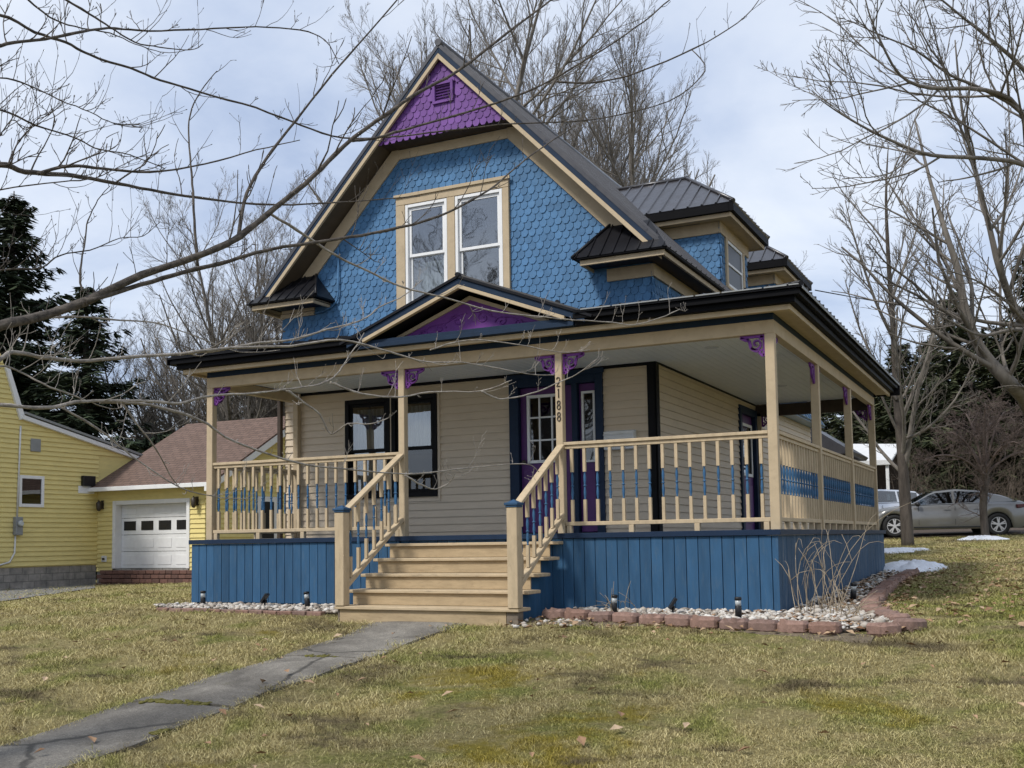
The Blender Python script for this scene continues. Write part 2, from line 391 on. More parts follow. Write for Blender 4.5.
M['moss'] = paint('moss', (.11,.10,.022), .95, .3, (20,20,20), bumpy=1)
M['asphalt'] = paint('asphalt', (.16,.155,.15), .9, .15, (6,6,6), bumpy=.5)
M['mulch'] = paint('mulch', (.07,.05,.035), .95, .35, (12,12,12), bumpy=1)
M['spindle_blue'] = paint('spindle_blue', (.040,.115,.225), .5, .1, spec=.25)
M['soffit'] = paint('soffit', (.10,.075,.05), .7, .1, spec=.2)
M['soil'] = paint('soil', (.135,.105,.07), .95, .4, (9,9,9), dirt=(.30,.25,.15), dirt_amt=.8, bumpy=1)

# ------------------------------------------------------------------ world and sun
w = bpy.data.worlds.new('World'); scene.world = w; w.use_nodes = True; nt = w.node_tree; nt.nodes.clear()
SUN_EL, SUN_AZ = math.radians(48), math.radians(205)     # compass from +Y, clockwise
out = nt.nodes.new('ShaderNodeOutputWorld')
sky = nt.nodes.new('ShaderNodeTexSky'); sky.sky_type = 'NISHITA'; sky.sun_disc = False
sky.sun_elevation = SUN_EL; sky.sun_rotation = SUN_AZ
b1 = nt.nodes.new('ShaderNodeBackground'); b1.inputs[1].default_value = .1; nt.links.new(sky.outputs[0], b1.inputs[0])
tc = nt.nodes.new('ShaderNodeTexCoord'); sp = nt.nodes.new('ShaderNodeSeparateXYZ'); nt.links.new(tc.outputs['Generated'], sp.inputs[0])
zz = N(nt, 'ShaderNodeMath', operation='MAXIMUM'); nt.links.new(sp.outputs[2], zz.inputs[0]); zz.inputs[1].default_value = 0
za = N(nt, 'ShaderNodeMath', operation='ADD'); nt.links.new(zz.outputs[0], za.inputs[0]); za.inputs[1].default_value = .25
dx = N(nt, 'ShaderNodeMath', operation='DIVIDE'); nt.links.new(sp.outputs[0], dx.inputs[0]); nt.links.new(za.outputs[0], dx.inputs[1])
dy = N(nt, 'ShaderNodeMath', operation='DIVIDE'); nt.links.new(sp.outputs[1], dy.inputs[0]); nt.links.new(za.outputs[0], dy.inputs[1])
cb = nt.nodes.new('ShaderNodeCombineXYZ'); nt.links.new(dx.outputs[0], cb.inputs[0]); nt.links.new(dy.outputs[0], cb.inputs[1])
cn = noise(nt, cb.outputs[0], 1.15, 7, .55, .5); cn2 = noise(nt, cb.outputs[0], 3.1, 6, .55, .3)
cmix = N(nt, 'ShaderNodeMath', operation='MULTIPLY_ADD'); nt.links.new(cn2, cmix.inputs[0]); cmix.inputs[1].default_value = .35; nt.links.new(cn, cmix.inputs[2])
cc = ramp(nt, cmix.outputs[0], [(.50, (.215,.26,.355)), (.60, (.28,.322,.405)), (.70, (.345,.38,.445)), (.84, (.42,.445,.485))])
b2 = nt.nodes.new('ShaderNodeBackground'); b2.inputs[1].default_value = 1.0; nt.links.new(cc, b2.inputs[0])
ms = nt.nodes.new('ShaderNodeMixShader'); ms.inputs[0].default_value = .9
nt.links.new(b1.outputs[0], ms.inputs[1]); nt.links.new(b2.outputs[0], ms.inputs[2]); nt.links.new(ms.outputs[0], out.inputs[0])
sl = bpy.data.lights.new('sun', 'SUN'); sl.energy = 1.5; sl.angle = math.radians(10); sl.color = (1, .96, .90)
so = link(bpy.data.objects.new('sun', sl))
sd = Vector((math.sin(SUN_AZ)*math.cos(SUN_EL), math.cos(SUN_AZ)*math.cos(SUN_EL), math.sin(SUN_EL)))
so.rotation_euler = sd.to_track_quat('Z', 'Y').to_euler(); so.location = (0, -20, 30)
vs = scene.view_settings; vs.view_transform = 'Standard'; vs.look = 'None'; vs.exposure = 1.12; vs.gamma = 1; vs.use_curve_mapping = False

# ------------------------------------------------------------------ setting
def structure(name, mb, mats, off=(0,0,0)):
    o = part(name, mb, mats, None, 0, off=Vector(off)); o['kind'] = 'structure'; return o
def build_ground():
    xs = sorted(set([round(-160+10*i, 2) for i in range(33)] + [round(-30+.5*i, 2) for i in range(85)]))
    ys = sorted(set([round(-60+10*i, 2) for i in range(28)] + [round(-12+.5*i, 2) for i in range(85)] + [-.9]))
    mb = MB(); nx = len(xs); r = random.Random(3)
    for y in ys:
        for x in xs:
            j = (r.random()-.5)*.03 if (-30 < x < 12 and -12 < y < 30) else 0
            if -4.8 < x < -2.4: j = -.03
            mb.v.append((x, y, ground(x, y)+j*.6))
    for j in range(len(ys)-1):
        for i in range(nx-1):
            a = j*nx+i; mb.face((a, a+1, a+1+nx, a+nx), 0, True)
    structure('ground', mb, M['lawn'])
build_ground()
PX0, PX1 = -4.10, -3.12
def pathw(y):       # left and right edge of the walk at y
    return PX0 + .04*math.sin(y*1.7)+.02*math.sin(y*5.3), PX1+.035*math.sin(y*2.1+1)+.02*math.sin(y*6.1)
def ico(sub=1):
    bm = bmesh.new(); bmesh.ops.create_icosphere(bm, subdivisions=sub, radius=1)
    v = [tuple(x.co) for x in bm.verts]; f = [tuple(y.index for y in x.verts) for x in bm.faces]; bm.free(); return v, f
def build_path():
    mb = MB(); gaps = [(-1.28,-3.08),(-3.11,-4.84),(-4.90,-6.63),(-6.69,-8.4),(-8.43,-10.2)]
    r = random.Random(5)
    for k, (ya, yb) in enumerate(gaps):
        n = 14; tilt = (r.random()-.5)*.02
        b = len(mb.v)
        for i in range(n+1):
            y = ya+(yb-ya)*i/n; l, rr = pathw(y)
            if k == 0 and y > -1.8: l -= .06; rr += .25*(y+1.8)
            for q, x in enumerate((l, l*.75+rr*.25, (l+rr)/2, l*.25+rr*.75, rr)):
                mb.v.append((x, y, ground(x, y)+.012+tilt*(q-2)/2-(.012 if q in (0,4) else 0)))
            
        for i in range(n):
            for q in range(4):
                a = b+i*5+q; mb.face((a, a+5, a+6, a+1), 0, True)
        # slab edges
        for q in (0, 4):
            c = len(mb.v)
            for i in range(n+1):
                x, y, z = mb.v[b+i*5+q]; mb.v += [(x, y, z), (x, y, z-.12)]
            for i in range(n): mb.face((c+2*i, c+2*i+1, c+2*i+3, c+2*i+2))
        c = len(mb.v)
        for q in range(5):
            x, y, z = mb.v[b+n*5+q]; mb.v += [(x, y, z), (x, y, z-.12)]
        for q in range(4): mb.face((c+2*q, c+2*q+1, c+2*q+3, c+2*q+2))
    structure('path', mb, M['path'])
    mm = MB(); bm_ = ico(1)       # moss grown in the slab joints
    for (y, x0, x1, cnt) in ((-4.87,-3.98,-3.35,150),(-6.66,-4.05,-3.45,190),(-3.10,-3.75,-3.4,50),(-5.6,-3.16,-3.08,40)):
        for q in range(cnt):
            x = r.uniform(x0, x1); t = (x-x0)/(x1-x0); yy = y+r.gauss(0, .022+.035*t*(1-t)); sz = r.uniform(.006,.02); b = len(mm.v)
            for a, c, d in bm_[0]: mm.v.append((x+a*sz*1.4, yy+c*sz*1.4, ground(x, yy)+.012+d*sz*.55))
            for f in bm_[1]: mm.face([b+z for z in f], 0, True)
    o = part('moss', mm, M['moss']); o['kind'] = 'stuff'; o['label'] = 'olive moss grown along the joints of the front walk'; o['category'] = 'moss'
build_path()
def sheet(name, pts, mat, dz=.012, n=10):
    """a surface draped on the ground between four corners"""
    mb = MB(); P = [Vector((*p, 0)) for p in pts]
    for j in range(n+1):
        for i in range(n+1):
            a = P[0].lerp(P[1], i/n); c = P[3].lerp(P[2], i/n); q = a.lerp(c, j/n)
            mb.v.append((q.x, q.y, ground(q.x, q.y)+dz))
    for j in range(n):
        for i in range(n):
            a = j*(n+1)+i; mb.face((a, a+1, a+n+2, a+n+1), 0, True)
    return structure(name, mb, mat)
g1, g2 = onground(95, 589), onground(0, 603); gd_ = (g2-g1)
sheet('driveway', [(-40, g1.y+gd_.y*8),(g1.x+gd_.x*8, g1.y+gd_.y*8),(g1.x, g1.y),(-22.84,11.9)], M['asphalt'], .03, 30)
sheet('driveway', [(-6.5,19.6),(30,32.0),(30,38),(-9,26.5)], M['mulch'], .03, 30)
sheet('road', [(-120,-22),(120,-22),(120,-15),(-120,-15)], M['asphalt'], .02, 24)

# ------------------------------------------------------------------ siding helpers
def lap(mb, o, u, w, z0, z1, e=.105, out=.022, nrm=None, holes=(), urange=None, m=0):
    """lapped boards on a wall: o = lower left corner, u = direction, holes = (u0,u1,z0,z1)"""
    o, u = Vector(o), Vector(u).normalized(); n = Vector(nrm).normalized()
    z = z0
    while z < z1-1e-4:
        zt = min(z+e, z1); br = sorted({z, zt} | {h for ho in holes for h in ho[2:] if z+1e-4 < h < zt-1e-4})
        for a, b in zip(br[:-1], br[1:]):
            zm = (a+b)/2; iv = [(0, w)] if urange is None else ([urange(zm)] if urange(zm) else [])
            for h in holes:
                if h[2] < zm < h[3]:
                    nv = []
                    for p, q in iv:
                        if h[0] > p: nv.append((p, min(q, h[0])))
                        if h[1] < q: nv.append((max(p, h[1]), q))
                    iv = [x for x in nv if x[1]-x[0] > 1e-3]
            oa, ob = out*(1-(a-z)/e*.85), out*(1-(b-z)/e*.85)
            for p, q in iv:
                P = lambda uu, zz, oo: o+u*uu+n*oo+Vector((0, 0, zz-o.z))
                k = len(mb.v); mb.v += [tuple(P(p,a,oa)), tuple(P(q,a,oa)), tuple(P(q,b,ob)), tuple(P(p,b,ob))]; mb.face((k,k+1,k+2,k+3), m)
                if a == z:
                    k = len(mb.v); mb.v += [tuple(P(p,a,0)), tuple(P(q,a,0)), tuple(P(q,a,oa)), tuple(P(p,a,oa))]; mb.face((k,k+1,k+2,k+3), m)
        z = zt
def scales(mb, o, u, nrm, u0, u1, z0, z1, inside, w=.114, e=.10, out=.019, m=0, seed=1, lean=0):
    """fish-scale shingles: one small plate each, round ended, half lapped"""
    o, u, n = Vector(o), Vector(u).normalized(), Vector(nrm).normalized(); r = random.Random(seed)
    rows = int(math.ceil((z1-z0)/e))+1
    for k in range(rows):
        zb = z0+k*e; uu = u0 - (w/2 if k % 2 else 0)
        while uu < u1:
            g = .007; a, b = uu+g/2, uu+w-g/2; c = uu+w/2; uu += w
            if not inside(c, zb+e*.6): continue
            rad = (b-a)/2; jz = (r.random()-.5)*.008; jo = r.random()*.005
            pts = [(a, zb+e*1.75), (a, zb+rad*.75)]
            pts += [(c-rad*.48, zb+jz), (c+rad*.48, zb+jz)]
            pts += [(b, zb+rad*.75), (b, zb+e*1.75)]
            H = e*1.75
            def P(uu_, zz, extra): return o+u*uu_+Vector((0, 0, zz-o.z))+n*((out+jo)*(1-.72*(zz-zb)/H)+extra+lean*(z1-zz))
            kx = len(mb.v); nn = len(pts)
            mb.v += [tuple(P(x, y, 0)) for x, y in pts]+[tuple(P(x, y, -.011)) for x, y in pts]
            mb.face(range(kx, kx+nn), m)
            for i in range(1, nn-2): mb.face((kx+i, kx+nn+i, kx+nn+i+1, kx+i+1), m)
def rib_roof(mb, pts, e, s, th=.045, pitch=.23, rib=(.022, .022), m=0, start=.06):
    """ribbed metal sheet: planar polygon, e along the eave, s up the slope"""
    P = [Vector(p) for p in pts]; e = Vector(e).normalized(); s = Vector(s).normalized(); n = e.cross(s)
    if n.z < 0: n = -n
    mb.prism(P, -n*th, m)
    o = P[0]; uv = [((p-o).dot(e), (p-o).dot(s)) for p in P]
    lo, hi = min(a for a, _ in uv), max(a for a, _ in uv); x = lo+start
    while x < hi-.02:
        hit = []
        for i in range(len(uv)):
            (a, b), (c, d) = uv[i], uv[(i+1) % len(uv)]
            if (a-x)*(c-x) < 0: hit.append(b+(d-b)*(x-a)/(c-a))
        if len(hit) >= 2 and max(hit)-min(hit) > .05:
            c0, c1 = o+e*x+s*min(hit), o+e*x+s*max(hit); w2, h = rib[0], rib[1]
            k = len(mb.v)
            for c in (c0, c1): mb.v += [tuple(c-e*w2), tuple(c-e*w2*.45+n*h), tuple(c+e*w2*.45+n*h), tuple(c+e*w2)]
            for a in range(3): mb.face((k+a, k+a+1, k+a+5, k+a+4), m)
            mb.face((k, k+3, k+2, k+1), m); mb.face((k+4, k+5, k+6, k+7), m)
        x += pitch

# ------------------------------------------------------------------ the house
XL, XR, YF, YB = -8.0, -2.0, 2.0, 12.4       # walls
XC, ZA, SL = -4.975, 7.05, 1.03             # ridge, apex height, slope
RX0, RX1, RY0 = -8.31, -1.64, 1.6           # roof overhang edges
def roofz(x): return ZA-SL*abs(x-XC)
house = thing('house', (-5, 2, -.86), 'blue and purple gabled house with wraparound porch and tan trim', 'house')
# siding of the ground floor
DOOR = (-4.11, -2.72, 0, 2.19); WA = (-6.86, -6.07, .58, 2.06); WB = (-6.04, -5.27, .58, 2.06); SD = (6.22, 7.38, 0, 2.12)
mb = MB()
hol = [tuple([a-XL, b-XL, c, d]) for a, b, c, d in (DOOR, WA, WB)]
lap(mb, (XL, YF, -.35), (1,0,0), XR-XL, -.35, 2.29, nrm=(0,-1,0), holes=hol)
lap(mb, (XR, YF, -.35), (0,1,0), YB-YF, -.35, 2.9, nrm=(1,0,0), holes=[(SD[0]-YF, SD[1]-YF, 0, SD[3])])
lap(mb, (XL, YB, -.35), (0,-1,0), YB-YF, -.35, 3.3, nrm=(-1,0,0))
lap(mb, (XR, YB, -.35), (-1,0,0), XR-XL, -.35, 3.4, nrm=(0,1,0))
part('siding', mb, M['siding'], house)
mb = MB()       # corner boards and the dark band under the ceiling
mb.box(XR-.10, XR+.02, YF-.03, YF+.0, -.02, 2.29); mb.box(XR-.0, XR+.03, YF-.03, YF+.09, -.02, 2.29)
mb.box(XL+.25, XR-.10, YF-.035, YF-.002, 2.19, 2.29); mb.box(XR+.0, XR+.035, YF+.09, 7.6, 2.21, 2.29)
part('corner_board', mb, M['black_trim'], house, .004)
# upper walls clad in fish scales
def in_gable(x, z):
    if x < XL or x > XR: return False
    if -5.9 < x < -4.08 and 3.24 < z < 5.0: return False
    return z < roofz(x)-.42
mb = MB(); scales(mb, (0, YF, 0), (1,0,0), (0,-1,0), XL+.0, XR, 2.55, 5.62, in_gable)
yw = YF+.003; A0, A1, A2, A3 = -5.78, -4.15, 3.32, 4.90
mb.poly([(XL,yw,2.3),(XR,yw,2.3),(XR,yw,A2),(XL,yw,A2)])
mb.poly([(XL,yw,A2),(A0,yw,A2),(A0,yw,roofz(A0)-.1),(XL,yw,roofz(XL)-.1)]); mb.poly([(A1,yw,A2),(XR,yw,A2),(XR,yw,roofz(XR)-.1),(A1,yw,roofz(A1)-.1)])
mb.poly([(A0,yw,A3),(A1,yw,A3),(A1,yw,roofz(A1)-.1),(XC,yw,ZA-.15),(A0,yw,roofz(A0)-.1)])
scales(mb, (XR, 0, 0), (0,1,0), (1,0,0), YF, YB, 2.55, 3.36, lambda a, b: b < 3.40, seed=4)
mb.poly([(XR-.003,YF+.003,2.3),(XR-.003,YB,2.3),(XR-.003,YB,roofz(XR)-.1),(XR-.003,YF+.003,roofz(XR)-.1)])
mb.poly([(XL+.003,YF+.003,2.3),(XL+.003,YF+.003,roofz(XL)-.1),(XL+.003,YB,roofz(XL)-.1),(XL+.003,YB,2.3)])
mb.poly([(XL,YB-.003,2.3),(XL,YB-.003,roofz(XL)-.1),(XC,YB-.003,ZA-.15),(XR,YB-.003,roofz(XR)-.1),(XR,YB-.003,2.3)])
part('fish_scale_siding', mb, M['shingle_blue'], house)
# purple shingled pent in the peak
pent = MB()
def in_pent(x, z): return abs(x-XC) < (ZA-.16-z)/SL and z > 5.70 and not (-5.13 < x < -4.74 and 6.15 < z+.02 < 6.46)
scales(pent, (0, 1.685, 0), (1,0,0), (0,-1,0), -6.4, -3.5, 5.73, 6.75, in_pent, seed=9, lean=.02)
hw = (ZA-.15-5.75)/SL
pent.poly([(XC-hw,1.68,5.755),(XC+hw,1.68,5.755),(XC,1.69,ZA-.15)])
pent.poly([(XC-hw,1.685,5.76),(XC-hw,YF-.04,5.745),(XC+hw,YF-.04,5.745),(XC+hw,1.685,5.76)], 1)
pent_o = part('gable_peak', pent, [M['shingle_purple'], M['dark_wood']], house)
mb = MB()
vx0, vx1, vz0, vz1, vy = -5.10, -4.765, 6.17, 6.475, 1.66
for a, b, c, d in ((vx0,vx0+.04,vz0,vz1),(vx1-.04,vx1,vz0,vz1),(vx0+.04,vx1-.04,vz0,vz0+.035),(vx0+.04,vx1-.04,vz1-.035,vz1)): mb.box(a,b,vy-.03,vy+.09,c,d)
for k in range(6):
    z = vz0+.06+k*.042; mb.obox(((vx0+vx1)/2, vy+.02, z), ((vx1-vx0)/2-.042,0,0), (0,.024,.016), (0,-.003,.005))
mb.box(vx0+.03, vx1-.03, vy+.05, vy+.06, vz0+.02, vz1-.02, 1)
part('louvre_vent', mb, [M['shingle_purple'], M['interior']], pent_o)
# trim on the gable wall
mb = MB()
def rake_strip(mb, x0, x1, d0, d1, y0, y1, m=0):
    """board parallel to the rake between vertical drops d0..d1 below the roof line, from x0 (high) to x1 (low)"""
    P = [(x0, y0, roofz(x0)-d0), (x1, y0, roofz(x1)-d0), (x1, y0, roofz(x1)-d1), (x0, y0, roofz(x0)-d1)]
    mb.prism(P, (0, y1-y0, 0), m)
for sx in (-1, 1):
    rake_strip(mb, XC+sx*.9, XC+sx*2.68, .25, .525, YF-.045, YF-.002)
mb.box(XC-.90, XC+.90, YF-.042, YF-.002, 5.60, 5.74)
mb.box(-2.62, XR+.045, YF-.045, YF-.002, 3.36, 3.53); mb.box(XR+.002, XR+.045, YF, YB, 3.36, 3.53)
mb.box(XL-.045, -7.42, YF-.045, YF-.002, 3.50, 3.60); mb.box(XL-.055, -7.42, YF-.055, YF-.002, 3.43, 3.49)
part('frieze_board', mb, M['tan'], house, .004)
# main roof
roof_mb = MB(); L = math.hypot(1, SL)
for sx, ex in ((1, RX1), (-1, RX0)):
    ez = roofz(ex); s = Vector((-sx/L, 0, SL/L))
    rib_roof(roof_mb, [(ex, RY0, ez), (ex, YB+.4, ez), (XC, YB+.4, ZA), (XC, RY0, ZA)], (0,1,0), s, .05)
roof_mb.tube([(XC, RY0-.01, ZA+.0), (XC, YB+.41, ZA+.0)], .055, 8)
roof = part('roof', roof_mb, M['roof'], house)
mb = MB()
for sx, ex in ((1, RX1+.0), (-1, RX0)):
    rake_strip(mb, XC, ex-sx*.12, .07, .165, RY0+.008, RY0+.035, 0)      # navy fascia
    rake_strip(mb, XC, ex-sx*.10, .165, .245, RY0-.012, RY0+.03, 1)     # tan moulding
    # soffit of the rake
    xe = ex-sx*.2; P = [(XC, RY0+.031, ZA-.20), (xe, RY0+.031, roofz(xe)-.20), (xe, YF-.002, roofz(xe)-.20), (XC, YF-.002, ZA-.20)]
    mb.prism(P, (0, 0, -.015), 2)
part('rake_board', mb, [M['navy'], M['tan'], M['soffit']], roof, .003)
# eaves along both sides and the corner returns
mb = MB()
for sx, ex, wx in ((1, RX1, XR), (-1, RX0, XL)):
    def bx(a, b, y0, y1, z0, z1, m): mb.box(min(a,b), max(a,b), y0, y1, z0, z1, m)
    ez = roofz(ex)
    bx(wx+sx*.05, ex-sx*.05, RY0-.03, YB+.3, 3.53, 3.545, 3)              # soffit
    bx(ex-sx*.07, ex-sx*.035, RY0-.0298, YB+.32, 3.50, 3.565, 1)           # tan edge
    bx(ex-sx*.06, ex+sx*.01, RY0-.05, YB+.33, 3.568, ez-.035, 2)          # black gutter edge
    # return across the front corner
    inner = -2.83 if sx > 0 else -7.12
    bx(inner, ex-sx*.071, RY0-.03, YF-.05, 3.5455, 3.565, 0)
    bx(inner, ex-sx*.035, RY0-.07, RY0-.03, 3.505, 3.575, 1)
    bx(inner, inner+sx*.03, RY0-.03, YF-.04, 3.505, 3.575, 1)
    bx(inner-sx*.04, ex+sx*.0, RY0-.12, RY0-.051, 3.578, ez-.02, 2)
    bx(inner-sx*.04, inner+sx*.02, RY0-.05, YF-.03, 3.578, ez-.02, 2)
part('eave', mb, [M['navy'], M['tan'], M['roof_edge'], M['dark_wood']], roof, .003)
for sx, ex in ((1, RX1), (-1, RX0)):
    mb = MB()
    inner = -2.92 if sx > 0 else -7.03
    z0 = roofz(ex)-.015; y0 = RY0-.13; zt = 4.12 if sx > 0 else 4.05; yt = YF-.03
    a, b, c, d = Vector((inner, y0, z0)), Vector((ex+sx*.02, y0, z0)), Vector((ex-sx*.36, yt, zt)), Vector((inner+sx*.36, yt, zt))
    s = Vector((0, yt-y0, zt-z0)).normalized()
    rib_roof(mb, [a, b, c, d] if sx > 0 else [b, a, d, c], (1,0,0), s, .03, .17, (.012,.016))
    tri = [Vector((inner, y0, z0)), Vector((inner, yt, z0)), d]
    mb.prism(tri, Vector((sx*.02, 0, -.02)))
    mb.tube([a+Vector((0,0,.01)), d+Vector((0,0,.01))], .022, 6)
    part('return_roof', mb, M['roof_black'], roof)
# windows -----------------------------------------------------------
def window_unit(parent, x0, x1, z0, z1, y, fw, frame, sash, zr, name='window', pane_m='glass', lower_m=None, curtain=None, depth=.05, room=None):
    """double hung window in a wall facing -Y; zr = meeting rail height"""
    mb = MB(); yo = y-depth
    for a, b, c, d in ((x0,x0+fw,z0,z1),(x1-fw,x1,z0,z1),(x0+fw,x1-fw,z0,z0+fw),(x0+fw,x1-fw,z1-fw,z1)): mb.box(a,b,yo,y+.06,c,d)
    o = part(name, mb, M[frame], parent, .003)
    s = MB(); w_ = .042; i0, i1, k0, k1 = x0+fw+.003, x1-fw-.003, z0+fw+.003, z1-fw-.003
    for q, (za, zb, yy) in enumerate(((zr, k1, y-.02), (k0, zr+.035, y+.008))):
        for a, b, c, d in ((i0,i0+w_,za,zb),(i1-w_,i1,za,zb),(i0+w_,i1-w_,za,za+w_),(i0+w_,i1-w_,zb-w_,zb)): s.box(a,b,yy,yy+.027,c,d)
    part('sash', s, M[sash], o, .002)
    for za, zb, yy, mm in ((zr+.03, k1-.03, y-.006, pane_m), (k0+.03, zr+.01, y+.022, lower_m or pane_m)):
        p = MB(); p.box(i0+.03, i1-.03, yy, yy+.004, za, zb); part('pane', p, M[mm], o)
    if curtain:
        c = MB(); n = 26; ca, cbx, zt, zb = i0+.02, i1-.02, curtain[1], curtain[0]
        k = len(c.v)
        for i in range(n+1):
            x = ca+(cbx-ca)*i/n; yy = y+.16+.018*math.sin(i*1.9)+.012*math.sin(i*.8); c.v += [(x,yy,zb),(x,yy,zt)]
        for i in range(n): c.face((k+2*i, k+2*i+2, k+2*i+3, k+2*i+1), 0, True)
        part('curtain', c, M['curtain'], o)
    rm = MB(); rm.box(x0-.02, x1+.02, y+.3, y+.32, z0-.02, z1+.02)
    for a, b in ((x0-.02, x0),(x1, x1+.02)): rm.box(a, b, y+.062, y+.3, z0-.02, z1+.02)
    rm.box(x0, x1, y+.062, y+.3, z1, z1+.02); rm.box(x0, x1, y+.062, y+.3, z0-.02, z0)
    part('dark_room', rm, M['interior'], o)
    return o
window_unit(house, *WA[:2], *WA[2:], YF, .07, 'black_trim', 'black_trim', 1.27, curtain=(.62, 1.93))
window_unit(house, *WB[:2], *WB[2:], YF, .07, 'black_trim', 'black_trim', 1.27, lower_m='screen', curtain=(1.22, 1.93))
mb = MB()       # slim pale casing round the pair
for a, b, c, d in ((-6.90,-6.86,.55,2.10),(-5.27,-5.23,.55,2.10),(-6.86,-5.27,2.06,2.10),(-6.07,-6.04,.58,2.06),(-6.90,-5.23,.51,.55)): mb.box(a,b,YF-.035,YF+.02,c,d)
part('window_casing', mb, M['siding'], house, .003)
w1 = window_unit(house, -5.765, -5.06, 3.33, 4.885, YF-.005, .045, 'white', 'white', 4.10, pane_m='glass', curtain=(3.36, 4.05))
w2 = window_unit(house, -4.925, -4.165, 3.33, 4.885, YF-.005, .045, 'white', 'white', 4.08, pane_m='glass')
mb = MB()
for a, b, c, d in ((-5.925,-5.77,3.20,4.89),(-5.055,-4.93,3.33,4.89),(-4.16,-4.06,3.20,4.89),(-5.925,-4.06,4.893,5.04),(-5.77,-4.16,3.20,3.325)): mb.box(a,b,YF-.06,YF-.001,c,d)
mb.box(-5.95, -4.03, YF-.085, YF-.0605, 5.0, 5.05)
part('window_casing', mb, M['tan'], house, .004)
# front door ---------------------------------------------------------
def pane_grid(mb, x0, x1, z0, z1, y, nx, nz, fw, bar):
    for a, b, c, d in ((x0,x0+fw,z0,z1),(x1-fw,x1,z0,z1),(x0+fw,x1-fw,z0,z0+fw),(x0+fw,x1-fw,z1-fw,z1)): mb.box(a,b,y-.02,y+.01,c,d)
    for i in range(1, nx): xx = x0+(x1-x0)*i/nx; mb.box(xx-bar/2, xx+bar/2, y-.012, y+.008, z0+fw, z1-fw)
    for i in range(1, nz): zz = z0+(z1-z0)*i/nz; mb.box(x0+fw, x1-fw, y-.0135, y+.0065, zz-bar/2, zz+bar/2)
mb = MB(); dx0, dx1, _, dz1 = DOOR
for a, b, c, d in ((dx0,dx0+.14,0,dz1),(dx1-.11,dx1,0,dz1),(dx0+.14,dx1-.11,dz1-.16,dz1),(-3.17,-3.09,.001,dz1-.16)): mb.box(a,b,YF-.05,YF+.08,c,d)
mb.box(dx0-.03, dx1+.03, YF-.07, YF-.051, dz1-.05, dz1+.02)
part('door_frame', mb, M['navy_door'], house, .004)
mb = MB(); y = YF+.03
mb.box(dx0+.143, -3.173, y, y+.045, .03, dz1-.163)
for (a, b, c, d) in ((-3.92,-3.60,.12,.48),(-3.54,-3.24,.12,.48),(-3.92,-3.60,.54,.90),(-3.54,-3.24,.54,.90)):
    mb.box(a, b, y-.008, y-.0005, c, d); mb.box(a+.04, b-.04, y-.016, y-.0085, c+.04, d-.04)
door = part('door', mb, M['purple_door'], house, .004)
mb = MB(); pane_grid(mb, -3.86, -3.30, .98, 1.92, y-.012, 3, 3, .04, .022); part('door_lite_frame', mb, M['white'], door, .002)
mb = MB(); mb.box(-3.83,-3.33,y-.004,y-.001,1.01,1.89); part('pane', mb, M['glass_dark'], door)
mb = MB(); mb.tube([(-3.90,y-.01,1.0),(-3.90,y-.05,1.0)], .014, 8); mb.lathe((-3.90,y-.085,1.0), [(.012,0),(.03,.012),(.032,.03),(.014,.042)], 10, 0, (0,1,0)); part('door_handle', mb, M['bronze'], door)
mb = MB(); mb.box(-3.087, dx1-.113, y, y+.045, .03, dz1-.163); mb.box(-3.05, -2.865, y-.012, y-.0005, .16, .86)
side = part('sidelight', mb, M['purple_door'], house, .004)
mb = MB(); pane_grid(mb, -3.045, -2.85, .96, 1.92, y-.012, 1, 1, .03, .02); part('door_lite_frame', mb, M['white'], side, .002)
mb = MB(); mb.box(-3.02,-2.88,y-.004,y-.001,.985,1.895); part('pane', mb, M['glass_dark'], side)
mb = MB(); mb.box(-2.685,-2.265,YF-.13,YF-.016,1.10,1.34); mb.prism([(-2.69,YF-.14,1.30),(-2.69,YF-.016,1.36),(-2.69,YF-.016,1.345),(-2.69,YF-.145,1.285)], (.43,0,0)); mb.box(-2.66,-2.29,YF-.142,YF-.1305,1.13,1.2)
part('mailbox', mb, M['white_dirty'], house, .006)
# side door onto the porch
mb = MB()
for a, b, c, d in ((SD[0],SD[0]+.12,0,SD[3]),(SD[1]-.12,SD[1],0,SD[3]),(SD[0]+.12,SD[1]-.12,SD[3]-.12,SD[3])): mb.box(XR-.08, XR+.05, a, b, c, d)
part('door_frame', mb, M['navy_door'], house, .004)
mb = MB(); mb.box(XR-.07, XR-.025, SD[0]+.123, SD[1]-.123, .03, SD[3]-.123); mb.box(XR-.0245, XR-.015, SD[0]+.22, SD[1]-.22, .15, .8)
sdoor = part('door', mb, M['purple_door'], house, .004)
mb = MB(); a0, a1, c0, c1 = SD[0]+.2, SD[1]-.2, .95, 1.85
for a, b, c, d in ((a0,a0+.05,c0,c1),(a1-.05,a1,c0,c1),(a0+.05,a1-.05,c0,c0+.05),(a0+.05,a1-.05,c1-.05,c1)): mb.box(XR-.024, XR-.002, a, b, c, d)
part('door_lite_frame', mb, M['white'], sdoor, .002)
mb = MB(); mb.box(XR-.020, XR-.012, a0+.04, a1-.04, c0+.04, c1-.04); part('pane', mb, M['glass_dark'], sdoor)
mb = MB(); mb.lathe((XR-.02,SD[0]+.17,.98), [(.012,0),(.03,.02),(.032,.04),(.014,.055)], 10, 0, (1,0,0)); part('door_handle', mb, M['bronze'], sdoor)
# floor slab, inner core so no light leaks through the walls
mb = MB(); mb.box(XL+.35, XR-.35, YF+.42, YB-.35, -1.2, 3.4); part('interior_core', mb, M['interior'], house)
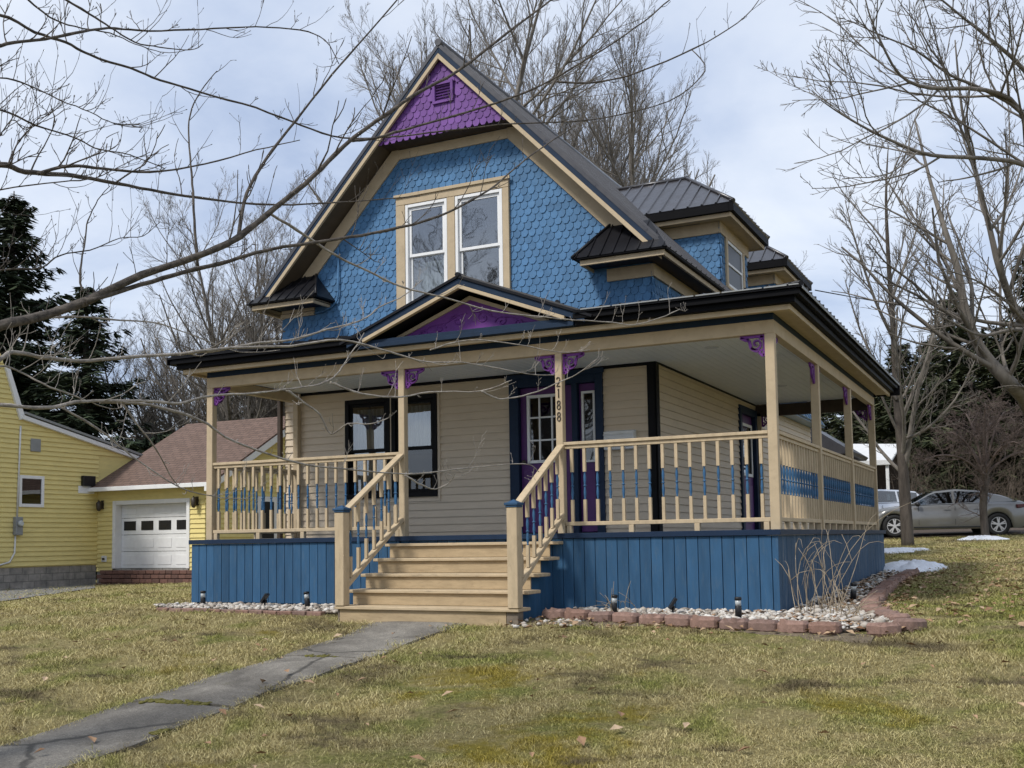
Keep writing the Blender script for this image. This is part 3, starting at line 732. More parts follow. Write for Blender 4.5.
# dormers ------------------------------------------------------------
def dormer(y0):
    y1 = y0+1.75; ym = (y0+y1)/2; ov = .27; ze = 5.19
    mb = MB(); xin = XC+.6
    mb.poly([(XR,y0,3.9),(XR,y1,3.9),(XR,y1,ze-.1),(XR,y0,ze-.1)]); mb.poly([(XR,y0,3.9),(XR,y0,ze-.1),(xin,y0,ze-.1),(xin,y0,3.9)]); mb.poly([(XR,y1,3.9),(xin,y1,3.9),(xin,y1,ze-.1),(XR,y1,ze-.1)])
    scales(mb, (XR,0,0), (0,1,0), (1,0,0), y0, y1, 3.95, 4.82, lambda a, b: y0 <= a <= y1 and not (y0+.3 < a < y1-.33 and b > 4.02), seed=5)
    scales(mb, (0,y0,0), (1,0,0), (0,-1,0), -3.5, XR, 3.95, 4.82, lambda a, b: a < XR and b > roofz(a)-.05 and b < 4.86, seed=6)
    d = part('dormer', mb, M['shingle_blue'], house)
    t = MB(); t.box(XR+.001, XR+.04, y0-.04, y1+.04, 4.80, 4.99); t.box(-3.9, XR+.001, y0-.04, y0-.001, 4.80, 4.99)
    t.box(XR-.3, XR+ov-.03, y0-ov+.03, y1+ov-.03, 4.992, 5.005)
    for a in ((XR+ov-.035, XR+ov, y0-ov, y1+ov), (-3.9, XR+ov-.035, y0-ov, y0-ov+.035), (-3.9, XR+ov-.035, y1+ov-.035, y1+ov)): t.box(*a, 4.975, 5.045)
    t.box(-3.9, XR-.3, y0-ov+.036, y0-.05, 4.992, 5.005)
    part('cornice', t, M['tan'], d, .004)
    e = MB()
    e.box(XR+ov-.02, XR+ov+.06, y0-ov-.06, y1+ov+.06, 5.047, ze-.02); e.box(-3.9, XR+ov-.02, y0-ov-.06, y0-ov+.02, 5.047, ze-.02); e.box(-3.9, XR+ov-.02, y1+ov-.02, y1+ov+.06, 5.047, ze-.02)
    part('eave', e, M['roof_edge'], d, .003)
    r = MB(); A = ov+.07; zr = 6.09; hip = XR-.78; xb = XC+.9
    c0, c1 = Vector((XR+A, y0-A, ze)), Vector((XR+A, y1+A, ze)); h = Vector((hip, ym, zr)); bk = Vector((xb, ym, zr))
    rib_roof(r, [(xb, y0-A, ze), c0, h, bk], (1,0,0), (0, ym-y0+A, zr-ze), .03, .23)
    rib_roof(r, [c0, c1, h], (0,1,0), (hip-XR-A, 0, zr-ze), .03, .23)
    rib_roof(r, [c1, (xb, y1+A, ze), bk, h], (-1,0,0), (0, ym-y1-A, zr-ze), .03, .23)
    for a, b in ((c0, h), (c1, h), (h+Vector((.05,0,0)), bk)): r.tube([a+Vector((0,0,.012)), b+Vector((0,0,.012))], .032, 6)
    part('dormer_roof', r, M['roof'], d)
    wn = MB(); a0, a1, b0, b1 = y0+.36, y1-.40, 4.02, 4.79
    for a, b, c, z in ((a0-.1,a0,b0,b1),(a1,a1+.1,b0,b1),(a0-.1,a1+.1,b0-.05,b0)): wn.box(XR+.002, XR+.05, a, b, c, z)
    wn_o = part('window_casing', wn, M['tan'], d, .003)
    s = MB()
    for a, b, c, z in ((a0,a0+.05,b0,b1),(a1-.05,a1,b0,b1),(a0+.05,a1-.05,b0,b0+.05),(a0+.05,a1-.05,b1-.05,b1),(a0+.05,a1-.05,4.38,4.42)): s.box(XR+.003, XR+.035, a, b, c, z)
    part('sash', s, M['white'], d, .002)
    g = MB(); g.box(XR+.012, XR+.018, a0+.04, a1-.04, b0+.04, b1-.04); part('pane', g, M['screen_dark'], d)
    k = MB(); k.box(XR+.004, XR+.007, a0+.02, a1-.02, b0+.02, b1-.02); part('blind', k, M['grey_box'], d)
dormer(5.40); dormer(9.33)
# porch ----------------------------------------------------------------
PW, PD, ZB, ZBT = -7.782, 7.50, 2.083, 2.225
mb = MB()       # deck boards
r = random.Random(2); x = -7.92
while x < .0:
    x2 = min(x+.135, .0)
    if x > XR-.02: mb.box(x, x2-.006, -.12, 8.04, -.04, 0)
    else: mb.box(x, x2-.006, -.12, YF-.02, -.04, 0)
    x = x2
part('porch_floor', mb, M['blue_trim'], house, .002)
mb = MB(); mb.box(-7.95, .03, -.15, -.122, -.055, .004); mb.box(.002, .03, -.122, 8.07, -.055, .004); mb.box(-7.95, -7.922, -.122, YF-.02, -.055, .004)
part('porch_floor_edge', mb, M['navy_door'], house, .003)
mb = MB(); bw = .131; r = random.Random(8)
def skirt_run(a, b, fixed, axis):
    x = a
    while x < b-.01:
        x2 = min(x+bw, b); j = r.random()*.004; zb = lambda q: -1.3
        if axis == 'x': mb.box(x+.0035, x2-.0035, fixed-.022-j, fixed, -.845-.01*r.random()+(.02 if x < -5 else 0), -.057)
        else: mb.box(fixed, fixed+.022+j, x+.0035, x2-.0035, (-.86+.019*max(0, x)) - .01*r.random(), -.057)
        x = x2
skirt_run(-7.92, -4.60, -.10, 'x'); skirt_run(-2.56, 0.0, -.10, 'x'); skirt_run(-4.60, -2.56, -.08, 'x')
def skirt_left(a, b):
    x = a
    while x < b-.01: x2 = min(x+bw, b); mb.box(-7.92, -7.90, x+.003, x2-.003, -.86, -.057); x = x2
skirt_left(-.098, YF)
mb.box(-7.895, -.035, -.075, -.05, -1.3, -.06, 1); mb.box(-.09, -.05, -.05, 8.02, -1.3, -.06, 1); mb.box(-7.88, -7.85, -.05, YF, -1.3, -.06, 1); mb.box(XR, -.09, 7.98, 8.02, -1.3, -.06, 1)
part('porch_skirt', mb, [M['skirt_blue'], M['interior']], house, .002)
mb = MB(); skirt_run(-.10, 8.05, -.03, 'y'); part('worn_skirt', mb, M['skirt_worn'], house, .002, label='grey-streaked weathered blue skirt boards')
# front steps
SX0, SX1 = -4.72, -2.42; TR = [(-.27,-.085),(-.53,-.258),(-.79,-.430),(-1.05,-.602),(-1.31,-.772)]
mb = MB()
for yf, zt in TR: mb.box(SX0, SX1, yf, min(yf+.30, -.108), zt-.036, zt)
st = part('front_steps', mb, M['tread'], house, .006)
mb = MB()
for k, (yf, zt) in enumerate(TR):
    zb = TR[k+1][1]+.002 if k < 4 else -.965
    mb.box(SX0+.05, SX1-.16 if k == 4 else SX1-.12, yf+.035, yf+.055, zb, zt-.038)
part('riser', mb, M['riser'], st, .003)
mb = MB(); mb.box(SX1-.158, SX1-.02, -1.272, -1.15, -1.02, -.81); part('step_block', mb, M['grey_wood'], st, .006)
mb = MB(); mb.box(SX0+.02, SX0+.048, -1.272, -1.0, -1.02, -.81); part('step_block', mb, M['grey_wood'], st, .006)
for x in (SX1-.16, SX0+.10):
    mb = MB()
    for k, (yf, zt) in enumerate(TR[:4]): mb.box(x, x+.02, yf+.06, (-.104 if k == 0 else TR[k-1][0]+.058), -1.1, zt-.04)
    part('stair_side_panel', mb, M['skirt_blue'], st)
# posts
POSTS = [(PW,0),(-4.684,0),(-2.541,0),(-.103,0),(-.103,2.454),(-.103,4.965),(-.103,7.40)]
pn = 0; posts = []
def bracket(parent, cx, cy, dirv, size=.27):
    """flat scroll-sawn bracket filling the corner between a post and the beam"""
    d = Vector(dirv); mb = MB(); z0 = ZB-.004; P = lambda a, b: Vector((cx, cy, z0))+d*a-Vector((0,0,b))
    s = size; side = d.cross(Vector((0,0,1))); th = .012
    def ribbon(pts, wd):
        for a, b in zip(pts[:-1], pts[1:]): mb.bar(P(*a), P(*b), 2*th, wd, up=side.cross(P(*b)-P(*a)), m=0)
    mb.prism([P(0,0)+side*th, P(s,0)+side*th, P(s,.028)+side*th, P(.028,.032)+side*th, P(.028,s*.86)+side*th, P(0,s*.86)+side*th], -side*2*th)
    sp = [(s*.36+ s*.25*(1-k/17)*math.cos(.6+k*.52), s*.35+ s*.25*(1-k/17)*math.sin(.6+k*.52)) for k in range(16)]
    ribbon(sp, .024)
    ribbon([(s*.96,.02),(s*.80,s*.16),(s*.64,s*.20),(s*.60,s*.36),(s*.56,s*.52),(s*.40,s*.62),(s*.26,s*.64),(s*.20,s*.76),(.02,s*.84)], .032)
    ribbon([(.03,s*.05),(s*.2,s*.2)], .03); ribbon([(s*.72,.03),(s*.66,s*.18)], .02); ribbon([(.03,s*.62),(s*.2,s*.6)], .02)
    part('bracket', mb, M['purple'], parent)
for i, (x, y) in enumerate(POSTS):
    mb = MB(); mb.box(x, x+.103 if i in (0,3,4,5,6) else x+.086, y+.001, y+.095, 0, ZB)
    o = part('porch_post', mb, M['tan'], house, .005); posts.append(o); w_ = .103 if i in (0,3,4,5,6) else .086
    yc = y+.045; xc = x+w_/2
    if i == 0: bracket(o, x+w_, yc, (1,0,0)); bracket(o, xc, y+.095, (0,1,0))
    elif i in (1, 2): bracket(o, x+w_, yc, (1,0,0)); bracket(o, x, yc, (-1,0,0))
    elif i == 3: bracket(o, x, yc, (-1,0,0)); bracket(o, xc, y+.095, (0,1,0))
    elif i == 6: bracket(o, x, yc, (-1,0,0)); bracket(o, xc, y, (0,-1,0))
    else: bracket(o, xc, y, (0,-1,0)); bracket(o, xc, y+.095, (0,1,0))
for (x, y) in ((PW, YF-.10), (XR+.02, 7.40)):
    mb = MB(); mb.box(x, x+.09, y, y+.085, 0, ZB); o = part('half_post', mb, M['tan'], house, .005)
    if x > -3: bracket(o, x+.09, y+.045, (1,0,0))
# house number on the post by the door
def glyph(ch, cx, cz, h, y):
    mb = MB(); w = h*.5
    def S(pts): mb.tube([(cx+a*w/2, y, cz+b*h/2) for a, b in pts], .0068, 5)
    def ring(oz, r): S([(r*1.5*math.cos(t*PI/7), oz+r*math.sin(t*PI/7)) for t in range(15)])
    if ch == '8': ring(.48, .44); ring(-.48, .5)
    if ch == '1': S([(-.3,.65),(.05,1),(.05,-1)])
    if ch == '2': S([(-.8,.55),(-.5,.9),(0,1),(.55,.85),(.75,.5),(.55,.1),(-.8,-1),(.85,-1)])
    return mb
for k, ch in enumerate('2188'):
    cz = 1.755-k*.135
    part('house_number', glyph(ch, -2.498, cz, .105, -.004), M['bronze'], posts[2])
# beams and eave of the porch
mb = MB()
mb.box(PW, .001, 0, .10, ZB, ZBT); mb.box(-.099, .001, .10, 7.495, ZB, ZBT); mb.box(PW, PW+.10, .10, YF-.002, ZB, ZBT)
part('porch_beam', mb, M['tan'], house, .004)
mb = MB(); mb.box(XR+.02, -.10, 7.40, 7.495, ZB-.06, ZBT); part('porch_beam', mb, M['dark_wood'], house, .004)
mb = MB(); x = -7.76
mb2 = MB()
while x < -.12:
    x2 = min(x+.105, -.101)
    y1 = 7.39 if x > XR-.0 else YF-.036
    mb.box(x+.003, x2-.003, .101, y1, 2.232, 2.245); x = x2
mb.box(-7.77, -.1005, .1005, 7.39, 2.2455, 2.25)
part('porch_ceiling', mb, M['ceiling'], house)
for (x, y) in ((-1.05,1.35),(-1.05,5.2),(-5.2,1.0)):
    mb = MB(); mb.lathe((x, y, 2.222), [(.09,.010),(.085,.004),(.06,0),(.055,.006)], 20); part('recessed_light', mb, M['white_dirty'], house)
E0, E1 = .222, .36
mb = MB(); XLE = PW-.02
# frieze band
mb.box(PW+.0, -.004, .006, .09, ZBT+.001, 2.31, 0); mb.box(-.09, -.006, .09, 7.49, ZBT+.001, 2.31, 0); mb.box(PW+.006, PW+.08, .09, YF-.003, ZBT+.001, 2.31, 0)
# soffit
mb.box(PW-E0+.04, E0-.04, -E0+.04, .005, 2.298, 2.312, 1); mb.box(-.005, E0-.04, .005, 7.75, 2.298, 2.312, 1); mb.box(PW-E0+.04, PW+.005, .005, YF-.01, 2.298, 2.312, 1)
# tan crown
mb.box(PW-E0, E0, -E0, -E0+.039, 2.267, 2.325, 1); mb.box(E0-.039, E0, -E0+.039, 7.78, 2.267, 2.325, 1); mb.box(PW-E0, PW-E0+.039, -E0+.039, YF-.01, 2.267, 2.325, 1)
part('porch_cornice', mb, [M['navy'], M['tan']], house, .003)
def fas(k):
    a0, a1, x0, x1 = .20, (.285, .345), (PW, -5.0), (-2.16, 0)
    mb = MB()
    for a1, z0, z1 in ((.285, 2.327, 2.39), (.345, 2.392, 2.452)):
        if k == 0: mb.box(PW-a1, -5.0, -a1, -a0, z0, z1); mb.box(PW-a1, PW-a0, -a0, YF-.01, z0, z1)
        else: mb.box(-2.16, a1, -a1, -a0, z0, z1); mb.box(a0, a1, -a0, 7.86, z0, z1)
    part('porch_gutter', mb, M['roof_edge'], house, .004)
fas(0); fas(1)
mb = MB(); zw = 2.86; ze = 2.485; o_ = .375; zt = lambda t: ze+(zw-ze)*t
zq = lambda y: ze+(zw-ze)*(y+o_)/(YF-.01+o_)
for P in ([(PW-o_, -o_, ze), (-5.06, -o_, ze), (-5.06, YF-.01, zw), (PW-o_, YF-.01, zw)], [(-5.06, .12, zq(.12)), (-2.14, .12, zq(.12)), (-2.14, YF-.01, zw), (-5.06, YF-.01, zw)], [(-2.14, -o_, ze), (o_, -o_, ze), (XR, YF-.01, zw), (-2.14, YF-.01, zw)]):
    rib_roof(mb, P, (1,0,0), (0, YF+o_, zw-ze), .028, .23, start=.1)
rib_roof(mb, [(o_, -o_, ze), (o_, 7.88, ze), (XR, 7.88, zw), (XR, YF-.01, zw)], (0,1,0), (XR-o_, 0, zw-ze), .028, .23, start=.1)
mb.poly([(PW-o_+.01, -o_, ze-.02), (PW-o_+.01, YF, zw-.02), (PW-o_+.01, YF, ze-.1), (PW-o_+.01, -o_, ze-.1)])
mb.poly([(o_, 7.87, ze-.03), (XR, 7.87, zw-.03), (XR, 7.87, ze-.2), (o_, 7.87, ze-.2)])
mb.tube([(o_, -o_, ze+.01), (XR, YF, zw+.01)], .03, 6)
part('porch_roof', mb, M['roof_black'], house)
mb = MB(); r = random.Random(11); x = -2.05       # worn pale drip edge with old snow guards
while x < .33:
    L_ = .2+.35*r.random(); mb.box(x, min(x+L_, .36), -.384, -.377, 2.476+.004*r.random(), 2.492); x += L_+.02
mb.box(.377, .384, -.36, 7.8, 2.44, 2.468)
part('drip_edge', mb, M['grey_box'], house, .001)
# pediment over the steps
ped = MB(); px, pz, ph, pe, py = -3.62, 3.075, 1.70, 2.42, -.36
sl_ = (pz-pe)/ph
for sx in (-1, 1):
    a = Vector((px, py, pz)); b = Vector((px+sx*ph, py, pe)); yb = YF-.02
    rib_roof(ped, [b, (b.x, yb, b.z), (px, yb, pz), a] if sx > 0 else [(b.x, yb, b.z), b, a, (px, yb, pz)], (0,1,0), Vector((-sx*ph, 0, pz-pe)), .03, .23)
ped.tube([(px, py-.01, pz+.005), (px, YF-.02, pz+.005)], .03, 6)
ped_o = part('porch_pediment', ped, M['roof_black'], house)
mb = MB(); pzf = lambda x: pz-sl_*abs(x-px)
def pstrip(mb, x1, d0, d1, y0, y1, m, x0=0):
    for sx in (-1, 1):
        a, b = px+sx*x0, px+sx*x1
        mb.prism([(a,y0,pzf(a)-d0),(b,y0,pzf(b)-d0),(b,y0,pzf(b)-d1),(a,y0,pzf(a)-d1)], (0,y1-y0,0), m)
pstrip(mb, 1.60, .035, .11, py+.02, py+.06, 0)
pstrip(mb, 1.36, .11, .155, py+.012, py+.07, 1)
pstrip(mb, 1.25, .13, .145, py+.071, -.02, 2)
pstrip(mb, 1.08, .19, .24, -.065, -.03, 1)
part('pediment_rake', mb, [M['navy'], M['tan'], M['black_trim']], ped_o, .003)
mb = MB(); mb.box(px-1.45, px+1.45, -.30, -.02, 2.329, 2.385); mb.box(px-1.36, px+1.36, -.275, -.02, 2.386, 2.43)
part('pediment_base', mb, M['navy'], ped_o, .004)
mb = MB(); mb.prism([(px-1.12,-.04,2.43),(px+1.12,-.04,2.43),(px,-.04,pzf(px)-.19)], (0,.03,0))
def swirl(cx, cz, r0, turns, sg):
    pts = [(cx+sg*r0*(1-t/24)*math.cos(t*turns/24*2*PI), -.043, cz+.8*r0*(1-t/24)*math.sin(t*turns/24*2*PI)) for t in range(23)]
    mb.tube(pts, .009, 5)
for sg in (-1, 1):
    swirl(px+sg*.18, 2.60, .11, 1.5, sg); swirl(px+sg*.42, 2.53, .085, 1.4, -sg); swirl(px+sg*.64, 2.49, .055, 1.3, sg)
    mb.tube([(px+sg*(.05+.1*t), -.043, 2.68-.026*t+.02*math.sin(t*1.6)) for t in range(9)], .008, 5)
part('scroll_panel', mb, M['purple'], ped_o)
# railings ---------------------------------------------------------------
ZR = 1.05; ZBR = .13
def baluster(parent, x, y, zb, zt, sq=.017, mid=None):
    mb = MB(); h = zt-zb; a, b = (mid if mid else (zb+h*.30, zb+h*.68))
    mb.box(x-sq, x+sq, y-sq, y+sq, zb, a, 0); mb.box(x-sq, x+sq, y-sq, y+sq, b, zt, 0)
    m = (b-a); mb.lathe((x,y,a), [(sq*.9,0),(.008,.012),(.014,.04),(.0165,m*.25),(.011,m*.44),(.009,m*.47),(.019,m*.485),(.019,m*.515),(.009,m*.53),(.011,m*.56),(.0165,m*.75),(.014,m-.04),(.008,m-.012),(sq*.9,m)], 8, 1)
    part('baluster', mb, [M['tan_rail'], M['spindle_blue']], parent)
def railing(p, q, n, name='porch_railing', blocks=3):
    p, q = Vector(p), Vector(q); mb = MB(); d = (q-p).normalized()
    for z, w_, h in ((ZR-.018, .085, .036), (ZBR-.02, .06, .045)): mb.bar(p+Vector((0,0,z)), q+Vector((0,0,z)), w_, h)
    mb.bar(p+Vector((0,0,ZR-.058)), q+Vector((0,0,ZR-.058)), .045, .042)
    for k in range(blocks):
        c = p.lerp(q, (k+.06)/(blocks-.88)); mb.box(c.x-.03, c.x+.03, c.y-.03, c.y+.03, 0, ZBR-.043)
    o = part(name, mb, M['tan_rail'], house, .004)
    for k in range(n):
        c = p.lerp(q, (k+.55)/(n+.1)); baluster(o, c.x, c.y, ZBR+.003, ZR-.08)
    return o
railing((PW+.104, .05, 0), (-4.685, .05, 0), 20, blocks=5)
railing((-2.454, .05, 0), (-.104, .05, 0), 15, blocks=4)
railing((-.05, .096, 0), (-.05, 2.453, 0), 15, blocks=6)
railing((-.05, 2.55, 0), (-.05, 4.964, 0), 15, blocks=6)
railing((-.05, 5.061, 0), (-.05, 7.399, 0), 14, blocks=6)
railing((PW+.05, .096, 0), (PW+.05, YF-.101, 0), 11, blocks=3)
for x in (-4.645, -2.478):
    mb = MB(); A = Vector((x, -1.22, .30)); B = Vector((x, -.002, 1.03)); d = (B-A)
    mb.bar(A+Vector((0,0,-.02)), B+Vector((0,0,-.02)), .09, .038)
    A2 = Vector((x, -1.18, -.545)); B2 = Vector((x, -.002, .215)); mb.bar(A2, B2, .07, .05)
    o = part('stair_railing', mb, M['tan_rail'], house, .004)
    for k in range(7):
        t = (k+.75)/7.5; c = A.lerp(B, t); yb = c.y; t2 = (yb-A2.y)/(B2.y-A2.y); zb = A2.z+(B2.z-A2.z)*t2+.032; zt = c.z-.045
        baluster(o, x, yb, zb, zt)
    mb = MB(); mb.box(x-.06, x+.06, -1.32, -1.20, -.769, .275); nw = part('newel_post', mb, M['tan_rail'], house, .006)
    mb = MB(); mb.box(x-.068, x+.068, -1.328, -1.192, .276, .296); mb.box(x-.078, x+.078, -1.338, -1.182, .297, .325)
    b = len(mb.v); mb.v += [(x-.06,-1.32,.326),(x+.06,-1.32,.326),(x+.06,-1.20,.326),(x-.06,-1.20,.326),(x,-1.26,.36)]
    for q in ((0,1,4),(1,2,4),(2,3,4),(3,0,4)): mb.face([b+i for i in q])
    part('post_cap', mb, M['blue_trim'], nw, .004)
# downspout, conduit, lamp on the porch roof
mb = MB(); mb.box(XL-.09, XL-.02, YF-.10, YF-.03, -.7, 2.2); mb.box(XL-.11, XL-.0, YF-.12, YF-.02, 2.2, 2.26)
part('downspout', mb, M['dark_wood'], house, .01)
mb = MB(); pts = [(-6.965,YF-.05,4.42),(-6.965,YF-.05,3.72),(-6.99,YF-.05,3.60),(-7.08,YF-.05,3.52),(-7.25,YF-.05,3.46),(-7.40,YF-.05,3.45)]
mb.tube(pts, .014, 6); part('conduit', mb, M['shingle_blue'], house)
lampt = thing('floodlight', (-3.08, 1.2, 2.76), 'small metal floodlight pair on the porch roof beside the pediment', 'lamp')
mb = MB(); mb.lathe((-3.08,1.2,2.76), [(.05,0),(.05,.04),(.02,.06),(.02,.17)], 10); part('base', mb, M['grey_box'], lampt)
for sx in (-1, 1):
    mb = MB(); mb.tube([(-3.08,1.2,2.92),(-3.08+sx*.04,1.17,2.94)], .010, 6); mb.lathe((-3.08+sx*.04,1.17,2.94), [(.015,0),(.03,.02),(.042,.085),(.036,.088)], 10, 0, (sx*.7,-.6,.15)); part('lamp_head', mb, M['alloy'] if sx < 0 else M['black_plastic'], lampt)
mb = MB()
rib_roof(mb, [(-1.70,8.0,2.30),(-1.70,12.6,2.30),(-2.0,12.6,2.78),(-2.0,8.0,2.78)], (0,1,0), (-.3,0,.48), .03, .35)
mb.box(-1.98, -1.72, 8.02, 12.58, 2.255, 2.27)
part('pent_roof', mb, M['blue_roof'], house)

# ------------------------------------------------------------------ planting beds, edging, lamps
def poly_sheet(name, pts, mat, dz, kind=True):
    mb = MB(); cx = sum(p[0] for p in pts)/len(pts); cy = sum(p[1] for p in pts)/len(pts)
    for k in range(len(pts)):
        a, b = pts[k], pts[(k+1) % len(pts)]; n = 4
        rows = []
        for i in range(n+1):
            for j in range(n+1-i):
                u, v = i/n, j/n; x = cx+(a[0]-cx)*u+(b[0]-cx)*v; y = cy+(a[1]-cy)*u+(b[1]-cy)*v
                rows.append((i, j, len(mb.v))); mb.v.append((x, y, ground(x, y)+dz))
        ix = {(i, j): q for i, j, q in rows}
        for i in range(n):
            for j in range(n-i):
                mb.face((ix[i,j], ix[i+1,j], ix[i,j+1]))
                if j < n-i-1: mb.face((ix[i+1,j], ix[i+1,j+1], ix[i,j+1]))
    return structure(name, mb, mat)
BED_R = [(-2.30,-.12),(-2.33,-.84),(-.55,-1.10),(.85,-1.34),(1.30,-.95),(.70,.5),(.02,-.02)]
BED_S = [(.02,-.02),(.75,.35),(.62,2),(.50,4.4),(.52,7.3),(.03,7.8)]
BED_L = [(-7.9,-.12),(-8.2,-.55),(-7.7,-.80),(-5.05,-.93),(-4.75,-.9),(-4.75,-.12)]
poly_sheet('planting_bed', BED_R, M['mulch'], .02); poly_sheet('planting_bed', BED_S, M['mulch'], .02); poly_sheet('planting_bed', BED_L, M['mulch'], .02)
def inpoly(x, y, P):
    c = False; n = len(P)
    for i in range(n):
        (a, b), (d, e) = P[i], P[(i+1) % n]
        if (b > y) != (e > y) and x < (d-a)*(y-b)/(e-b)+a: c = not c
    return c
ICO = None
ICO = ico(1); ICO2 = ico(2)
def stone(mb, c, sx, sy, sz, r, rz):
    b = len(mb.v); ca, sa = math.cos(rz), math.sin(rz)
    for x, y, z in ICO[0]:
        k = 1+(r.random()-.5)*.35; X, Y, Z = x*sx*k, y*sy*k, z*sz*k
        mb.v.append((c[0]+X*ca-Y*sa, c[1]+X*sa+Y*ca, c[2]+Z))
    for f in ICO[1]: mb.face([b+i for i in f], 0, True)
def gravel(polys, n, name, lab, smin=.012, smax=.033):
    r = random.Random(21); mb = MB(); k = 0
    for P, m in polys:
        xs = [p[0] for p in P]; ys = [p[1] for p in P]; c = 0
        while c < m:
            x, y = r.uniform(min(xs), max(xs)), r.uniform(min(ys), max(ys))
            if not inpoly(x, y, P): continue
            c += 1; s = r.uniform(smin, smax)*(1.6 if r.random() < .06 else 1)
            stone(mb, (x, y, ground(x, y)+.02+s*.25+r.random()*.03), s*r.uniform(.8,1.4), s, s*r.uniform(.5,.8), r, r.random()*PI)
    o = part(name, mb, M['gravel']); o['kind'] = 'stuff'; o['label'] = lab; o['category'] = 'gravel'
gravel([(BED_R, 2300), (BED_S, 650), (BED_L, 1300)], 0, 'gravel', 'pale river stones filling the beds along the blue porch skirt')
r = random.Random(31); mb = MB()
for i in range(26):     # the spill of stones by the steps
    x, y = r.uniform(-2.45,-1.7), r.uniform(-1.45,-1.0); s = r.uniform(.015,.035); stone(mb, (x,y,ground(x,y)+.015), s*1.2, s, s*.7, r, r.random()*3)
o = part('gravel', mb, M['gravel']); o['kind'] = 'stuff'; o['label'] = 'loose white stones spilled on the dirt right of the steps'; o['category'] = 'gravel'
def paver_mesh(L, seed):
    r = random.Random(seed); mb = MB(); n = 7; front = []
    for i in range(n+1):
        t = i/n; x = -L/2+L*t; front.append((x, -.085-.035*math.sin(PI*t)+(r.random()-.5)*.008))
    back = [(L/2-.02, .09), (-L/2+.02, .09)]
    P = [(a, b, 0) for a, b in front+back]; mb.prism(P, (0, 0, .115))
    for i, v in enumerate(mb.v): mb.v[i] = (v[0]+(r.random()-.5)*.01, v[1]+(r.random()-.5)*.008, v[2]+(r.random()-.5)*.01)
    return mb
pav_me = []
for s in range(4):
    o = part('edging_block', paver_mesh(.285, s), M['paver'], bevel=.026); pav_me.append(o)
bt = []
def run(pts, step, jit=.015):
    out = []; P = [Vector((*p, 0)) for p in pts]
    acc = 0; 
    for a, b in zip(P[:-1], P[1:]):
        L = (b-a).length; t = acc
        while t < L:
            q = a.lerp(b, t/L); d = (b-a).normalized(); out.append((q.x, q.y, math.atan2(d.y, d.x))); t += step
        acc = t-L
    return out
front_run = run([(-2.20,-.86),(-1.4,-1.0),(-.55,-1.17),(.2,-1.28),(.95,-1.40)], .292)
corner_run = run([(1.16,-1.33),(1.42,-1.02)], .29)
side_run = run([(1.20,-.72),(.86,.05),(.74,.8),(.66,1.8),(.58,3.0),(.52,4.4),(.50,5.6),(.52,7.0)], .30)
names = []
for i, q in enumerate(front_run): names.append((q, 'reddish concrete edging block in the front row of the gravel bed, right of the steps', 'front edging blocks'))
for q in corner_run: names.append((q, 'reddish edging block turning the outer corner of the gravel bed', 'corner edging blocks'))
for q in side_run: names.append((q, 'reddish edging block leading back along the side of the porch', 'side edging blocks'))
r = random.Random(12); ordn = ['first','second','third','fourth','fifth','sixth','seventh','eighth','ninth','tenth','eleventh','twelfth','thirteenth','fourteenth']
cnt = {}
for i, ((x, y, a), lab, grp) in enumerate(names):
    k = cnt.get(grp, 0); cnt[grp] = k+1
    o = pav_me[i] if i < 4 else link(pav_me[r.randrange(4)].copy())
    o.location = (x+(r.random()-.5)*.02, y+(r.random()-.5)*.02, ground(x, y)-.015+(r.random()-.5)*.012)
    o.rotation_euler = ((r.random()-.5)*.06, (r.random()-.5)*.06, a+(r.random()-.5)*.10)
    if grp.startswith('front'): lab = f'{ordn[k]} reddish edging block from the steps in the front row of the gravel bed' if k < 14 else lab
    elif grp.startswith('corner'): lab = ['reddish edging block at the near corner where the bed turns back','reddish edging block just past the corner of the bed'][k % 2]
    o['label'] = lab; o['category'] = 'edging block'; o['group'] = grp
mb = MB()               # thin brick edging of the left bed, one low strip of bricks each its own
lrun = run([(-7.70,-.84),(-6.5,-.90),(-5.05,-.97)], .225)
lb = None
for k, (x, y, a) in enumerate(lrun):
    if lb is None:
        m_ = MB(); m_.box(-.105,.105,-.05,.05,-.05,.03); lb = part('edging_brick', m_, M['paver'], bevel=.008); o = lb
    else: o = link(lb.copy())
    o.location = (x, y, ground(x, y)+.012+(r.random()-.5)*.012); o.rotation_euler = (0, (r.random()-.5)*.05, a+(r.random()-.5)*.12)
    o['label'] = 'thin half-sunken brick edging the gravel bed left of the steps'; o['category'] = 'edging brick'; o['group'] = 'bricks edging the left bed'
mb = MB(); r = random.Random(44); rows = []
for i in range(41):
    x = -2.4+3.5*i/40; yb_ = -.88-.15*(x+2.3); w_ = .16+.12*math.sin(x*2.3)+.08*r.random(); rows.append((x, yb_, yb_-max(.05, w_)*1.5))
for a, b, c in rows: mb.v += [(a, b, ground(a, b)+.010), (a, (b+c)/2, ground(a, (b+c)/2)+.010), (a, c, ground(a, c)-.012)]
for i in range(40):
    for q in range(2): mb.face((3*i+q, 3*i+q+1, 3*i+q+4, 3*i+q+3), 0, True)
structure('bare_soil', mb, M['soil'])
